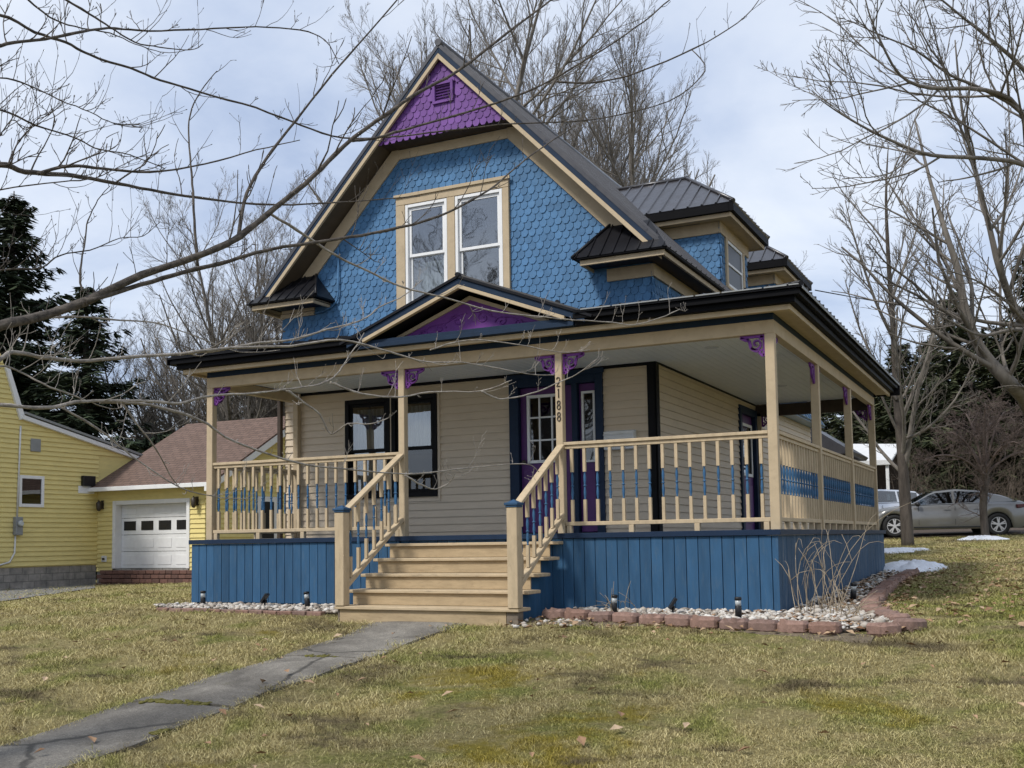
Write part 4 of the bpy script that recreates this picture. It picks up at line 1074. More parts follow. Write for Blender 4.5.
# solar path lamps and small spotlights
def path_lamp(x, y, lab, tilt=(0,0)):
    z = ground(x, y)+.01
    t = thing('path_lamp', (x, y, z), lab, 'garden lamp', 'black path lamps in the gravel beds', False)
    mb = MB(); mb.lathe((0,0,0), [(.034,0),(.034,.14),(.030,.145)], 12); part('body', mb, M['black_plastic'], t)
    mb = MB(); mb.lathe((0,0,.1455), [(.030,0),(.030,.055)], 12); part('lens', mb, M['plastic_clear'], t)
    mb = MB(); mb.lathe((0,0,.201), [(.036,0),(.036,.022),(.028,.03)], 12); part('cap', mb, M['black_plastic'], t)
    t.rotation_euler = (tilt[0], tilt[1], 0)
path_lamp(-7.37,-.50,'black path lamp at the far left end of the porch skirt')
path_lamp(-5.69,-.50,'black path lamp tilted to the left just left of the steps', (0,-.13))
path_lamp(-1.64,-.62,'black path lamp in white stones nearest the right side of the steps', (0,.05))
path_lamp(-.27,-.78,'black path lamp before the skirt near the porch corner')
path_lamp(.45,1.6,'black path lamp behind the dry stems at the side of the porch', (.1,.1))
def spot(x, y, az, lab):
    z = ground(x, y)+.01
    t = thing('garden_spotlight', (x, y, z), lab, 'spotlight', 'small black spotlights in the gravel beds', False)
    mb = MB(); mb.tube([(0,0,0),(0,0,.10)], .012, 6); mb.box(-.02,.02,-.02,.02,.08,.12); part('stake', mb, M['black_plastic'], t)
    mb = MB(); d = Vector((math.cos(az), math.sin(az), 0)); u = (d*.55+Vector((0,0,.83))).normalized(); mb.obox(Vector((0,0,.145)), u*.065, d.cross(Vector((0,0,1)))*.055, u.cross(d.cross(Vector((0,0,1))))*.016); part('solar_panel', mb, M['black_plastic'], t, .004)
spot(-6.36,-.5,0.3,'small black solar spotlight tilted right in the left gravel bed')
spot(-1.0,-.60,.4,'small black solar spotlight tilted right between the two lamps right of the steps')
# dry ornamental stems at the corner of the porch
def dry_shrub(px, py, n, lab, hmax, seed, spread=1.):
    r = random.Random(seed); t = thing('dry_shrub', (px, py, ground(px, py)), lab, 'dead shrub'); mb = MB()
    for i in range(n):
        a = r.random()*2*PI; b = Vector((px+.34*(r.random()-.5), py+.7*(r.random()-.5), ground(px, py)-.01))
        L = hmax*r.uniform(.45,1); lean = r.uniform(.05,.7)*spread; pts = []; k = 9
        cx = r.uniform(-.8,.8); dr = r.uniform(.3,2.6)
        for q in range(k):
            s_ = q/(k-1); droop = (max(0, s_-.5)**2)*L*dr
            pts.append(b+Vector((math.cos(a)*lean*L*s_**1.4+cx*.12*math.sin(s_*4), math.sin(a)*lean*L*s_**1.4+.05*math.sin(s_*5+i), L*s_-droop)))
        mb.tube(pts, [.0042*(1-.6*q/(k-1)) for q in range(k)], 5)
        if r.random() < .5:
            s0 = pts[k//2]; e = s0+Vector((r.uniform(-.2,.2), r.uniform(-.2,.2), r.uniform(.05,.3))); mb.tube([s0, s0.lerp(e,.5)+Vector((0,0,.03)), e], [.004,.003,.002], 4)
    part('stems', mb, M['dry_stem'], t)
dry_shrub(.42, -.15, 24, 'clump of tall dry straw stems bending before the porch corner', 1.4, 4, 1.1)
dry_shrub(.75, -.75, 16, 'low tangle of broken dry stalks lying at the corner of the bed', .35, 14, 3.2)
dry_shrub(-1.78, -.5, 7, 'few thin dry sprigs beside the lamp nearest the steps', .32, 24, 1.2)
# dead leaves
def leaves(zones, seed, name, lab):
    r = random.Random(seed); mb = MB()
    for (x0, x1, y0, y1, n) in zones:
        for i in range(n):
            x, y = r.uniform(x0, x1), r.uniform(y0, y1)
            z = ground(x, y)+.03+r.random()*.025; a = r.random()*2*PI; s = r.uniform(.022,.055)
            u = Vector((math.cos(a), math.sin(a), r.uniform(-.4,.4)))*s; v = Vector((-math.sin(a), math.cos(a), r.uniform(-.4,.4)))*s*.65; c = Vector((x,y,z)); k = len(mb.v)
            mb.v += [tuple(c-u), tuple(c+v*.9+Vector((0,0,.012))), tuple(c+u), tuple(c-v*.9+Vector((0,0,.012)))]
            mb.face((k,k+1,k+2)); mb.face((k,k+2,k+3))
    o = part(name, mb, M['leaf']); o['kind'] = 'stuff'; o['label'] = lab; o['category'] = 'leaves'
leaves([(.9,3.8,-1,8,320),(.6,5,4,15,520),(.8,3.5,-1,5,130),(.05,1.0,-.8,7,380),(-2.6,1.4,-1.6,-.9,120),(-7,2.5,-6.5,-1.6,110),(-2.25,.9,-1.1,-.12,170),(.05,.7,.3,7,520),(.2,1.3,-1.2,0,160),(-20,-8,0,10,60)], 6, 'dead_leaves', 'brown dead leaves scattered over the lawn and beds')
def snow_patch(c, rx, ry, h, seed, lab):
    r = random.Random(seed); mb = MB(); n, m = 40, 10; cx, cy = c
    ph = [r.random()*6 for _ in range(4)]
    mb.v.append((cx, cy, ground(cx, cy)+h))
    for j in range(1, m+1):
        for i in range(n):
            a = 2*PI*i/n; k = 1+.18*math.sin(2*a+ph[0])+.12*math.sin(3*a+ph[1])+.07*math.sin(7*a+ph[2])+.05*math.sin(13*a+ph[1])*(j/m); t = j/m
            x, y = cx+rx*k*t*math.cos(a), cy+ry*k*t*math.sin(a); z = ground(x, y)+h*(1-t**2.5)*(1+.25*math.sin(5*a+ph[3])*t)+(r.random()-.5)*.045*(j < m)-(.03 if j == m else 0)
            mb.v.append((x, y, z))
    for i in range(n): mb.face((0, 1+i, 1+(i+1) % n), 0, True)
    for j in range(m-1):
        for i in range(n): mb.face((1+j*n+i, 1+(j+1)*n+i, 1+(j+1)*n+(i+1) % n, 1+j*n+(i+1) % n), 0, True)
    o = single('snow_patch', mb, M['snow'], (cx, cy, ground(cx, cy)), lab, 'snow', 'old snow patches')
p1 = onground(917, 570); snow_patch((p1.x-.1, p1.y), .55, 1.1, .15, 1, 'old white snow patch lying by the rear corner of the porch')
p2 = onground(905, 551); snow_patch((p2.x-.2, p2.y), .75, .9, .06, 2, 'thin broken snow patch at the foot of the near right tree')
p3 = at(981, 500, 28.9); snow_patch((p3.x, p3.y), .55, .4, .10, 3, 'small snow mound at the foot of the little red-twigged tree')

# ------------------------------------------------------------------ grass
def build_grass():
    rs = np.random.default_rng(5); n = 780000
    d = rs.uniform(0, 1, n); dist = 5.2+ (31-5.2)*d**1.9
    uu = rs.uniform(-60, 1084, n)
    dirs = np.outer(np.ones(n), np.array(CF)) + np.outer((uu-512)/CAM['f'], np.array(CR))
    x = CC.x+dirs[:,0]*dist; y = CC.y+dirs[:,1]*dist
    keep = np.ones(n, bool)
    keep &= ~((x > -7.95) & (x < .03) & (y > -.14) & (y < 12)); keep &= ~((x > SX0-.03) & (x < SX1+.03) & (y > -1.34) & (y < 0))
    l = PX0+.04*np.sin(y*1.7)+.02*np.sin(y*5.3); rr = PX1+.035*np.sin(y*2.1+1)+.02*np.sin(y*6.1)
    wob = .05*np.sin(y*9)+.04*np.sin(y*23+x)+rs.normal(0, .05, n)
    keep &= ~((x > l+np.abs(wob)*1.2) & (x < rr-np.abs(wob)*1.2) & (y < -1.2))
    for P in (BED_R, BED_S, BED_L):
        c = np.zeros(n, bool); m = len(P)
        for i in range(m):
            (a, b), (e, f) = P[i], P[(i+1) % m]
            if b == f: continue
            c ^= ((b > y) != (f > y)) & (x < (e-a)*(y-b)/(f-b)+a)
        keep &= ~c
    keep &= x > -22.3
    yb = -.88-.15*(x+2.3)-.22-.10*np.sin(x*2.3)
    keep &= ~((x > -2.4) & (x < 1.15) & (y > yb) & (y < -.8) & (rs.uniform(0, 1, n) < .72))
    bare = (np.sin(x*1.9+1.3*np.sin(y*2.3))*np.sin(y*2.7+1.1*np.sin(x*1.4))+.5*np.sin(x*5.1+y*3.7))
    keep &= ~((bare > .55) & (rs.uniform(0, 1, n) < .7))
    x, y, dist = x[keep], y[keep], dist[keep]; n = len(x)
    z = np.array([ground(a, b) for a, b in zip(x.tolist(), y.tolist())])
    k = np.clip(dist/9, .8, 2.2)
    h = rs.gamma(5, .0040, n)*np.clip(k, .8, 1.6)+.006; w = rs.uniform(.0010, .0027, n)*k
    cl = np.sin(x*7.3+1.7*np.sin(y*5.1))*np.sin(y*6.7+1.3*np.sin(x*4.3)); h *= .75+1.1*np.clip(cl-.25, 0, 1)+.25*np.clip(np.sin(x*2.1+y*1.3), 0, 1)
    az = rs.uniform(0, 2*PI, n)+2.5*np.sin(x*3.1)*np.sin(y*2.7); lean = rs.uniform(.4, 3.2, n); tw = rs.uniform(0, 2*PI, n)
    wx, wy = np.cos(tw)*w, np.sin(tw)*w; lx, ly = np.cos(az)*lean*h, np.sin(az)*lean*h
    V = np.empty((n, 5, 3)); zb = z-.006
    V[:,0] = np.stack([x-wx, y-wy, zb], 1); V[:,1] = np.stack([x+wx, y+wy, zb], 1)
    V[:,2] = np.stack([x+lx*.4+wx*.8, y+ly*.4+wy*.8, z+h*.65], 1); V[:,3] = np.stack([x+lx*.4-wx*.8, y+ly*.4-wy*.8, z+h*.65], 1)
    V[:,4] = np.stack([x+lx, y+ly, z+h*.8*rs.uniform(.5, 1.1, n)], 1)
    me = bpy.data.meshes.new('grass'); me.vertices.add(n*5); me.vertices.foreach_set('co', V.ravel())
    b = np.arange(n)*5
    L = np.empty((n, 7), np.int32); L[:,0], L[:,1], L[:,2], L[:,3] = b, b+1, b+2, b+3; L[:,4], L[:,5], L[:,6] = b+3, b+2, b+4
    me.loops.add(n*7); me.loops.foreach_set('vertex_index', L.ravel())
    st = np.empty((n, 2), np.int32); st[:,0] = np.arange(n)*7; st[:,1] = st[:,0]+4
    tot = np.tile(np.array([4, 3], np.int32), n)
    me.polygons.add(n*2); me.polygons.foreach_set('loop_start', st.ravel()); me.polygons.foreach_set('loop_total', tot)
    me.update(calc_edges=True); me.validate(); me.materials.append(M['blades'])
    o = link(bpy.data.objects.new('grass', me)); o['kind'] = 'stuff'; o['label'] = 'matted straw and green winter grass on the front lawn'; o['category'] = 'grass'
build_grass()

# ------------------------------------------------------------------ the yellow neighbour
NX, GY = -22.85, 12.01
yh = thing('yellow_house', (NX-3, 9, -1.2), 'yellow clapboard house with attached garage beyond the left lawn', 'house')
prof = [(4.0,-.57),(13.6,-.57),(13.6,2.62),(9.25,3.55),(8.75,4.9),(8.4,5.6),(4.0,5.6)]
mb = MB()
def yr(z):
    if z < 2.62: return (0, GY-4.0)
    if z < 3.55: return (0, min(13.6-4, 5.25+(3.55-z)/(3.55-2.62)*4.35))
    if z < 5.6: return (0, 4.4+(5.6-z)/2.05*.85)
    return None
YW = (9.22,10.05,1.06,1.94)
lap(mb, (NX,4.0,-.57), (0,1,0), 9.6, -.57, 5.6, e=.135, nrm=(1,0,0), urange=yr, holes=[(YW[0]-4,YW[1]-4,YW[2],YW[3])], out=.036)
GX1 = -18.44; GD = (-22.20,-19.22,-.72,1.27)
lap(mb, (NX,GY,-.72), (1,0,0), GX1-NX, -.80, 1.62, e=.135, nrm=(0,-1,0), holes=[(GD[0]-NX,GD[1]-NX,GD[2]-.2,GD[3])], out=.036)
def gr(z):
    if z < 1.62: return (0, 8.2)
    h = (z-1.62)/.56; return (h, 8.2-h) if h < 4.1 else None
lap(mb, (GX1,GY-.3,-.72), (0,1,0), 8.2, -.8, 3.9, e=.135, nrm=(1,0,0), urange=gr, out=.036)
mb.poly([(NX,4,-.6),(NX,GY,-.6),(NX,GY+1.6,2.6),(NX,9.25,3.55),(NX,8.4,5.6),(NX,4,5.6)])
part('siding', mb, M['yellow'], yh)
mb = MB(); mb.box(NX-.1, NX-.02, 4, GY-.02, -2.0, -.575); mb.box(NX-.02, GX1-.05, GY+.03, GY+.1, -2, -.72); mb.box(GX1-.1,GX1-.03,GY+.1,GY+8,-2,-.75)
part('foundation', mb, M['block'], yh)
def slope_z(y): return 1.68+.56*(y-(GY-.33))
mb = MB(); yr_ = 16.2; e0 = GY-.33; xr0 = None
def roof_hit(u, v):
    d = ray(u, v); t = (1.68+.56*(CC.y-e0)-CC.z)/(d.z-.56*d.y); return CC+d*t
hl = roof_hit(187, 424); ridge_y = hl.y
hx = hl.x
for pts in ([(NX+.0,e0,slope_z(e0)),(GX1+.28,e0,slope_z(e0)),(GX1+.28,ridge_y,slope_z(ridge_y)),(hx,ridge_y,slope_z(ridge_y)),(NX+.0,GY+1.7,slope_z(GY+1.7))],):
    mb.prism([Vector(p) for p in pts], (0,0,-.06))
mb.prism([Vector((hx,ridge_y,slope_z(ridge_y))),Vector((GX1+.28,ridge_y,slope_z(ridge_y))),Vector((GX1+.28,2*ridge_y-e0,1.68)),Vector((NX,2*ridge_y-e0,1.68))], (0,0,-.06))
mb.prism([Vector((NX-.02,GY+1.7,slope_z(GY+1.7))),Vector((hx,ridge_y,slope_z(ridge_y))),Vector((NX-.02,2*ridge_y-e0,1.68)),Vector((NX-3,ridge_y,2.4))], (0,0,-.05))
part('garage_roof', mb, M['brown_shingle'], yh)
mb = MB(); mb.box(NX+.02, GX1+.28, e0-.10, e0+.0, 1.55, 1.67); mb.box(NX+.02, GX1+.2, e0+.001, GY-.02, 1.575, 1.59); mb.box(GX1+.10,GX1+.28,e0-.102,e0-.05,1.42,1.55)
mb.prism([(GX1+.25,e0,slope_z(e0)-.065),(GX1+.25,ridge_y,slope_z(ridge_y)-.065),(GX1+.25,ridge_y,slope_z(ridge_y)-.30),(GX1+.25,e0,slope_z(e0)-.25)], (.03,0,0))
mb.prism([(NX-.05,GY+1.75,2.55),(NX-.05,9.2,3.50),(NX-.05,9.2,3.62),(NX-.05,GY+1.75,2.68)], (.17,0,0))
mb.prism([(NX-.05,9.19,3.46),(NX-.05,8.68,4.85),(NX-.05,8.80,4.9),(NX-.05,9.33,3.56)], (.15,0,0))
part('white_trim', mb, M['white'], yh, .01)
mb = MB(); mb.prism([(NX+.14,GY+1.8,2.70),(NX+.14,9.3,3.64),(NX+.14,9.3,3.70),(NX+.14,GY+1.8,2.77)], (-7,0,0)); part('house_roof', mb, M['grey_box'], yh)
mb = MB()
gx0, gx1, gz0, gz1 = GD; rowh = (gz1-gz0-.02)/4; cw = (gx1-gx0-.24)/4
for a, b, c, d in ((gx0,gx0+.12,gz0,gz1),(gx1-.12,gx1,gz0,gz1),(gx0+.12,gx1-.12,gz1-.12,gz1)): mb.box(a,b,GY-.05,GY+.30,c,d)
gf = part('garage_door_frame', mb, M['white'], yh, .008)
mb = MB(); yy = GY+.2
for k in range(4):
    za = gz0+.005+k*rowh; zb = za+rowh-.012; mb.box(gx0+.122, gx1-.122, yy, yy+.04, za, min(zb, gz1-.122))
    if k == 2: continue
    for c in range(4):
        xa = gx0+.12+c*cw+.09; mb.box(xa, xa+cw-.18, yy-.012, yy-.0005, za+.10, min(zb, gz1-.122)-.10)
gd = part('garage_door', mb, M['white'], yh, .008)
for c in range(4):
    xa = gx0+.12+c*cw+.11; za = gz0+2*rowh+.13
    mb = MB(); mb.box(xa, xa+cw-.22, yy-.014, yy-.0005, za, za+.27); part('pane', mb, M['glass_dark'] if False else M['black_plastic'], gd)
mb = MB()
for a, b, c, d in ((YW[0],YW[0]+.09,YW[2],YW[3]),(YW[1]-.09,YW[1],YW[2],YW[3]),(YW[0]+.09,YW[1]-.09,YW[2],YW[2]+.09),(YW[0]+.09,YW[1]-.09,YW[3]-.09,YW[3])): mb.box(NX-.06, NX+.05, a, b, c, d)
wf = part('window', mb, M['white'], yh, .006)
mb = MB(); mb.box(NX+.012, NX+.02, YW[0]+.05, YW[1]-.05, YW[2]+.05, YW[3]-.05, 0); part('pane', mb, M['glass_dark'], wf)
mb = MB(); mb.box(NX+.003, NX+.008, YW[0]+.02, YW[1]-.02, YW[2], YW[3]); part('dark_room', mb, M['interior'], wf)
mb = MB(); mb.box(NX+.02, NX+.06, 9.57, 9.90, 2.62, 2.98); part('vent_cover', mb, M['grey_box'], yh, .01)
mb = MB(); mb.box(NX+.02, NX+.14, 11.35, 11.80, 1.72, 2.02); mb.box(NX+.02, NX+.02+.02, 11.25, 11.85, 1.5, 1.72, 1); part('wall_vent', mb, [M['black_plastic'], M['white']], yh, .01)
mb = MB(); mb.box(NX+.02, NX+.16, 9.05, 9.28, .28, .78); me_o = part('electric_meter', mb, M['grey_box'], yh, .015)
mb = MB(); mb.lathe((NX+.16,9.165,.60), [(.085,0),(.085,.06),(.06,.09)], 14, 0, (1,0,0)); part('dial', mb, M['plastic_clear'], me_o)
mb = MB(); mb.tube([(NX+.05,9.16,.78),(NX+.05,9.20,2.4),(NX+.05,9.22,3.3)], .025, 6); mb.tube([(NX+.05,9.12,.28),(NX+.05,9.10,-.2),(NX+.05,8.95,-.45),(NX+.05,8.5,-.55)], .025, 6); part('conduit', mb, M['white_dirty'], yh)
for gx in (-22.62, -18.95):
    mb = MB(); mb.box(gx-.05,gx+.05,GY-.06,GY-.02,1.05,1.30); mb.tube([(gx,GY-.06,1.2),(gx,GY-.16,1.27)], .012, 6); mb.lathe((gx,GY-.17,.98), [(.03,0),(.07,.05),(.085,.24),(.03,.30),(.012,.34)], 8); part('wall_lamp', mb, M['bronze'], yh)
mb = MB(); mb.box(-22.62,-22.42,GY-.06,GY-.02,-.52,-.34); mb.box(-22.57,-22.47,GY-.09,GY-.06,-.47,-.4,1); part('outlet_box', mb, [M['white_dirty'], M['bronze']], yh, .01)
mb = MB(); mb.box(GX1+.02,GX1+.06,13.9,14.8,-.72,1.35); mb.box(GX1+.061,GX1+.07,14.05,14.65,.1,1.2,1); part('side_door', mb, [M['white'], M['black_plastic']], yh, .006)
# brick retaining wall before the garage door
wl = thing('brick_planter', (-20.7, GY-.6, -1.15), 'low dark red brick retaining wall below the white garage door', 'brick wall')
mb = MB(); r = random.Random(17)
for k in range(4):
    x = -22.25+(.1 if k % 2 else 0)
    while x < -18.3:
        L_ = r.uniform(.22,.30); mb.box(x, x+L_-.012, GY-.62+.02*k+r.random()*.02, GY-.42, -1.24+k*.125+r.random()*.01, -1.24+k*.125+.112); x += L_
mb.box(-22.2,-18.35,GY-.45,GY-.02,-1.4,-.77)
part('bricks', mb, M['brick_wall'], wl, .01)

# ------------------------------------------------------------------ vehicles
def car(paint_m, label, loc, rz, hs=1.0, hatch=False, group=None):
    t = thing('parked_car', loc, label, 'car', group, False)
    WB, RW = 1.42, .325
    def itp(x, tab):
        for (a, p), (b, q) in zip(tab[:-1], tab[1:]):
            if a <= x <= b:
                k = (x-a)/(b-a); k = k*k*(3-2*k)*.5+k*.5; return p+(q-p)*k
        return tab[0][1] if x < tab[0][0] else tab[-1][1]
    top = [(-2.32,.70),(-2.25,.98),(-2.05,1.04),(-1.6,1.02),(.95,.96),(1.5,.89),(2.0,.76),(2.2,.62),(2.27,.5)]
    hwid = [(-2.32,.60),(-2.2,.78),(-1.8,.87),(-1,.90),(1,.90),(1.7,.86),(2.1,.72),(2.27,.48)]
    if hatch: top = [(-2.2,.70),(-2.15,1.02),(-2.0,1.06),(-1.6,1.05),(.95,1.0),(1.5,.95),(2.0,.82),(2.2,.66),(2.27,.52)]; 
    n = 76; xs = [-2.32+4.59*i/(n-1) for i in range(n)]
    if hatch: xs = [-2.2+4.47*i/(n-1) for i in range(n)]
    body = MB(); ring = []
    for x in xs:
        zt = itp(x, top)*hs; w_ = itp(x, hwid); zl = .22
        if x > 1.95: zl = .22+.06*(x-1.95)/.3
        if x < -2.0: zl = .22+.10*(-2.0-x)/.3
        for wx in (-WB, WB):
            q = .37**2-(x-wx)**2
            if q > 0: zl = max(zl, .31+math.sqrt(q))
        zl = min(zl, zt-.12); h = zt-zl
        pts = [(w_*.96, zl), (w_*.99, zl+h*.12), (w_*1.0, zl+h*.42), (w_*1.005, zl+h*.70), (w_*.965, zl+h*.80), (w_*.94, zl+h*.95), (w_*.84, zt), (w_*.4, zt+.02), (0, zt+.025)]
        full = pts+[(-a, b) for a, b in pts[:-1][::-1]]
        k = len(body.v); body.v += [(x, a, b) for a, b in full]; ring.append(k)
    m = 17
    for a, b in zip(ring[:-1], ring[1:]):
        for j in range(m-1): body.face((a+j, b+j, b+j+1, a+j+1), 0, True)
    body.face([ring[0]+j for j in range(m)], 0); body.face([ring[-1]+j for j in range(m)][::-1], 0)
    # greenhouse
    if hatch: roof = [(-2.12,1.06),(-1.75,1.42),(-1.2,1.47),(-.3,1.50),(.25,1.45),(1.05,.98)]
    else: roof = [(-1.98,1.05),(-1.45,1.24),(-.95,1.37),(-.35,1.42),(.22,1.37),(1.02,.965)]
    def rz_(x): return itp(x, roof)*hs
    xg = [roof[0][0]+(roof[-1][0]-roof[0][0])*i/44 for i in range(45)]
    winL, winR, ws, rw = MB(), MB(), MB(), MB(); prev = None
    pill = ((-.28,-.22),) 
    for x in xg:
        zr = rz_(x); zb = itp(x, top)*hs-.01; hh = max(zr-zb, .002); w_ = itp(x, hwid)*.93; wr = w_-.62*hh*.55
        P = [(w_, zb), (w_-.02, zb+hh*.04), (w_-(w_-wr)*.9, zb+hh*.86), (wr-.04, zb+hh*.985), (wr*.5, zr+.012), (0, zr+.02)]
        full = P+[(-a, b) for a, b in P[:-1][::-1]]
        if prev:
            px_, pf = prev; xm = (x+px_)/2
            for j in range(len(full)-1):
                q = [(px_, *pf[j]), (x, *full[j]), (x, *full[j+1]), (px_, *pf[j+1])]
                tgt = body; sidej = j in (1, 8)
                glassx = (-1.25 < xm < -.30 or -.20 < xm < .78) if not hatch else (-1.75 < xm < -1.0 or -.9 < xm < -.12 or -.02 < xm < .80)
                if sidej and glassx: tgt = winL if j == 1 else winR
                elif 3 <= j <= 6:
                    if xm > .27: tgt = ws
                    elif xm < (-1.1 if not hatch else -1.85): tgt = rw
                k = len(tgt.v); tgt.v += q; tgt.face((k, k+1, k+2, k+3), 0, True)
        prev = (x, full)
    body.box(-1.95, 1.9, -.72, .72, .24, .60, 1)
    for s in (-1, 1):
        for x in (-1.02,-.25,.75): body.box(x-.004, x+.004, s*.893-.006, s*.893+.006, .34, .93*hs, 1)
        for x in (-.92,-.12): body.box(x, x+.17, s*.905-.012, s*.905+.012, .80*hs, .825*hs, 0)
        body.box(-1.0,.9,s*.90-.008,s*.90+.008,.25,.29,1)
    part('body', body, [M[paint_m], M['black_plastic']], t)
    part('side_window', winL, M['car_glass'], t); part('side_window', winR, M['car_glass'], t); part('windscreen', ws, M['car_glass'], t); part('rear_window', rw, M['car_glass'], t)
    c = MB(); c.box(-1.3,.5,-.55,.55,.6,.93); c.box(-.9,-.75,-.6,.6,.9,1.12); c.box(.0,.12,-.6,-.1,.9,1.15); c.box(.0,.12,.1,.6,.9,1.15); part('seat', c, M['interior'], t, .03)
    for s in (-1, 1):
        mb = MB(); mb.lathe((.78, s*.90, .98*hs), [(.03,0),(.075,.04),(.07,.10),(.03,.14)], 8, 0, (0, s, 0)); part('mirror', mb, M['black_plastic'], t)
        mb = MB(); mb.obox((2.02, s*.66, .70*hs), (.16, -s*.06, -.03), (.02, s*.09, 0), (0,0,.055)); part('headlight', mb, M['plastic_clear'], t, .02)
        mb = MB(); mb.obox((-2.12, s*.74, .88*hs), (.19, s*.09, -.01), (-.01, s*.05, 0), (0,0,.055)); part('tail_light', mb, M['red_lens'], t, .015)
    mb = MB(); mb.box(-2.36,-2.28,-.26,.26,.62,.74); part('number_plate', mb, M['white_dirty'], t, .01)
    mb = MB(); mb.prism([(-1.05,-.015,rz_(-1.05)),(-.88,-.015,rz_(-.88)),(-1.06,-.015,rz_(-1.05)+.06)], (0,.03,0)); part('antenna', mb, M[paint_m], t)
    for x in (-WB, WB):
        for s in (-1, 1):
            mb = MB(); cy = s*.79; ax = (0, s, 0)
            mb.lathe((x, cy-s*.10, RW), [(.20,0),(RW-.02,0),(RW,.03),(RW,.17),(RW-.02,.20),(.225,.205),(.215,.17)], 28, 0, ax)
            wl_ = part('wheel', mb, M['rubber'], t)
            rm = MB(); rm.lathe((x, cy-s*.08, RW), [(.215,0),(.218,.17),(.20,.175),(.19,.12)], 24, 0, ax)
            for k in range(5):
                a = 2*PI*k/5+.3; d = Vector((math.cos(a), 0, math.sin(a)))
                for e in (-.16, .16):
                    d2 = Vector((math.cos(a+e), 0, math.sin(a+e))); rm.bar(Vector((x, cy+s*.085, RW))+d*.03, Vector((x, cy+s*.08, RW))+d2*.20, .034, .03, up=(0,1,0))
            rm.lathe((x, cy+s*.05, RW), [(.055,0),(.05,.05)], 12, 0, ax); part('rim', rm, M['alloy'], wl_)
            hb = MB(); hb.lathe((x, cy-s*.05, RW), [(.19,0),(.18,.03)], 20, 0, ax); part('brake_disc', hb, M['black_plastic'], wl_)
    t.rotation_euler = (0, 0, rz); return t
def place_car(pm, label, uf, vf, df, ur, vr, dr, **k):
    a, b = at(uf, vf, df), at(ur, vr, dr); d = (a-b).normalized(); ang = math.atan2(d.y, d.x)
    side = Vector((d.y, -d.x, 0)); side = side if side.dot(CC-a) > 0 else -side
    c = (a+b)/2-side*.88; zc = k.pop('z', None)
    return car(pm, label, (c.x, c.y, zc if zc is not None else ground(c.x, c.y)+.03), ang, **k)
place_car('car_grey', 'grey metallic sedan parked side on behind the small red-twigged tree', 898, 523, 31, 995.5, 527, 30.6, z=-.16, hs=.96, group='parked cars')
place_car('car_white', 'white hatchback parked behind the grey sedan, partly hidden by the porch', 838, 512, 36.5, 914, 515, 37.3, z=.0, hatch=True, group='parked cars')
place_car('car_dark', 'dark car parked farthest back, only its roof showing behind the grey sedan', 905, 508, 45, 960, 508, 46.5, z=.05, hatch=True, hs=1.12, group='parked cars')

# ------------------------------------------------------------------ sheds at the back
c = at(862, 505, 44); cp = thing('carport', (c.x, c.y, .0), 'open carport with pale low roof and white posts beyond the parked cars', 'carport')
mb = MB(); x0, x1 = at(822, 460, 45).x, at(897, 460, 45).x; yb = c.y
mb.prism([(x0,yb-.3,2.95),(x1,yb-.3,2.80),(x1,yb+3.5,3.75),(x0,yb+3.5,3.9)], (0,0,.10)); mb.box(x0+.02,x1-.02,yb-.32,yb-.28,2.72,2.95)
part('roof', mb, M['white_dirty'], cp, .02)
for x in (x0+.2, x1-.25):
    mb = MB(); mb.box(x, x+.12, yb-.2, yb-.08, -.1, 2.8); part('post', mb, M['white'], cp)
mb = MB(); mb.box(x0, x1, yb+3.3, yb+3.4, 0, 3.6); mb.box(x0, x0+.1, yb, yb+3.3, 0, 2.8); part('back_wall', mb, M['dark_wood'], cp)
c = at(836, 445, 34); sh = thing('garden_shed', (c.x, c.y, -.1), 'small brown shed with dark sloping roof behind the house', 'shed')
mb = MB(); mb.box(c.x-2.6,c.x+.2,c.y,c.y+3,-.2,2.55); part('wall', mb, M['dark_wood'], sh)
mb = MB(); mb.prism([(c.x-2.9,c.y-.4,3.9),(c.x-.9,c.y-.4,3.5),(c.x+.5,c.y-.4,2.55),(c.x+.42,c.y-.4,2.45),(c.x-2.9,c.y-.4,2.5)], (0,3.8,0)); part('roof', mb, M['roof'], sh, .01)
# overhead wire
a, b = Vector((-1.6, 11.4, 5.05)), at(1100, 293, 60)
mb = MB(); mb.tube([a.lerp(b, i/16)-Vector((0,0,.9*math.sin(PI*i/16))) for i in range(17)], .012, 4)
single('overhead_wire', mb, M['black_plastic'], a, 'thin dark service wire strung from the rear dormer to the right', 'wire')

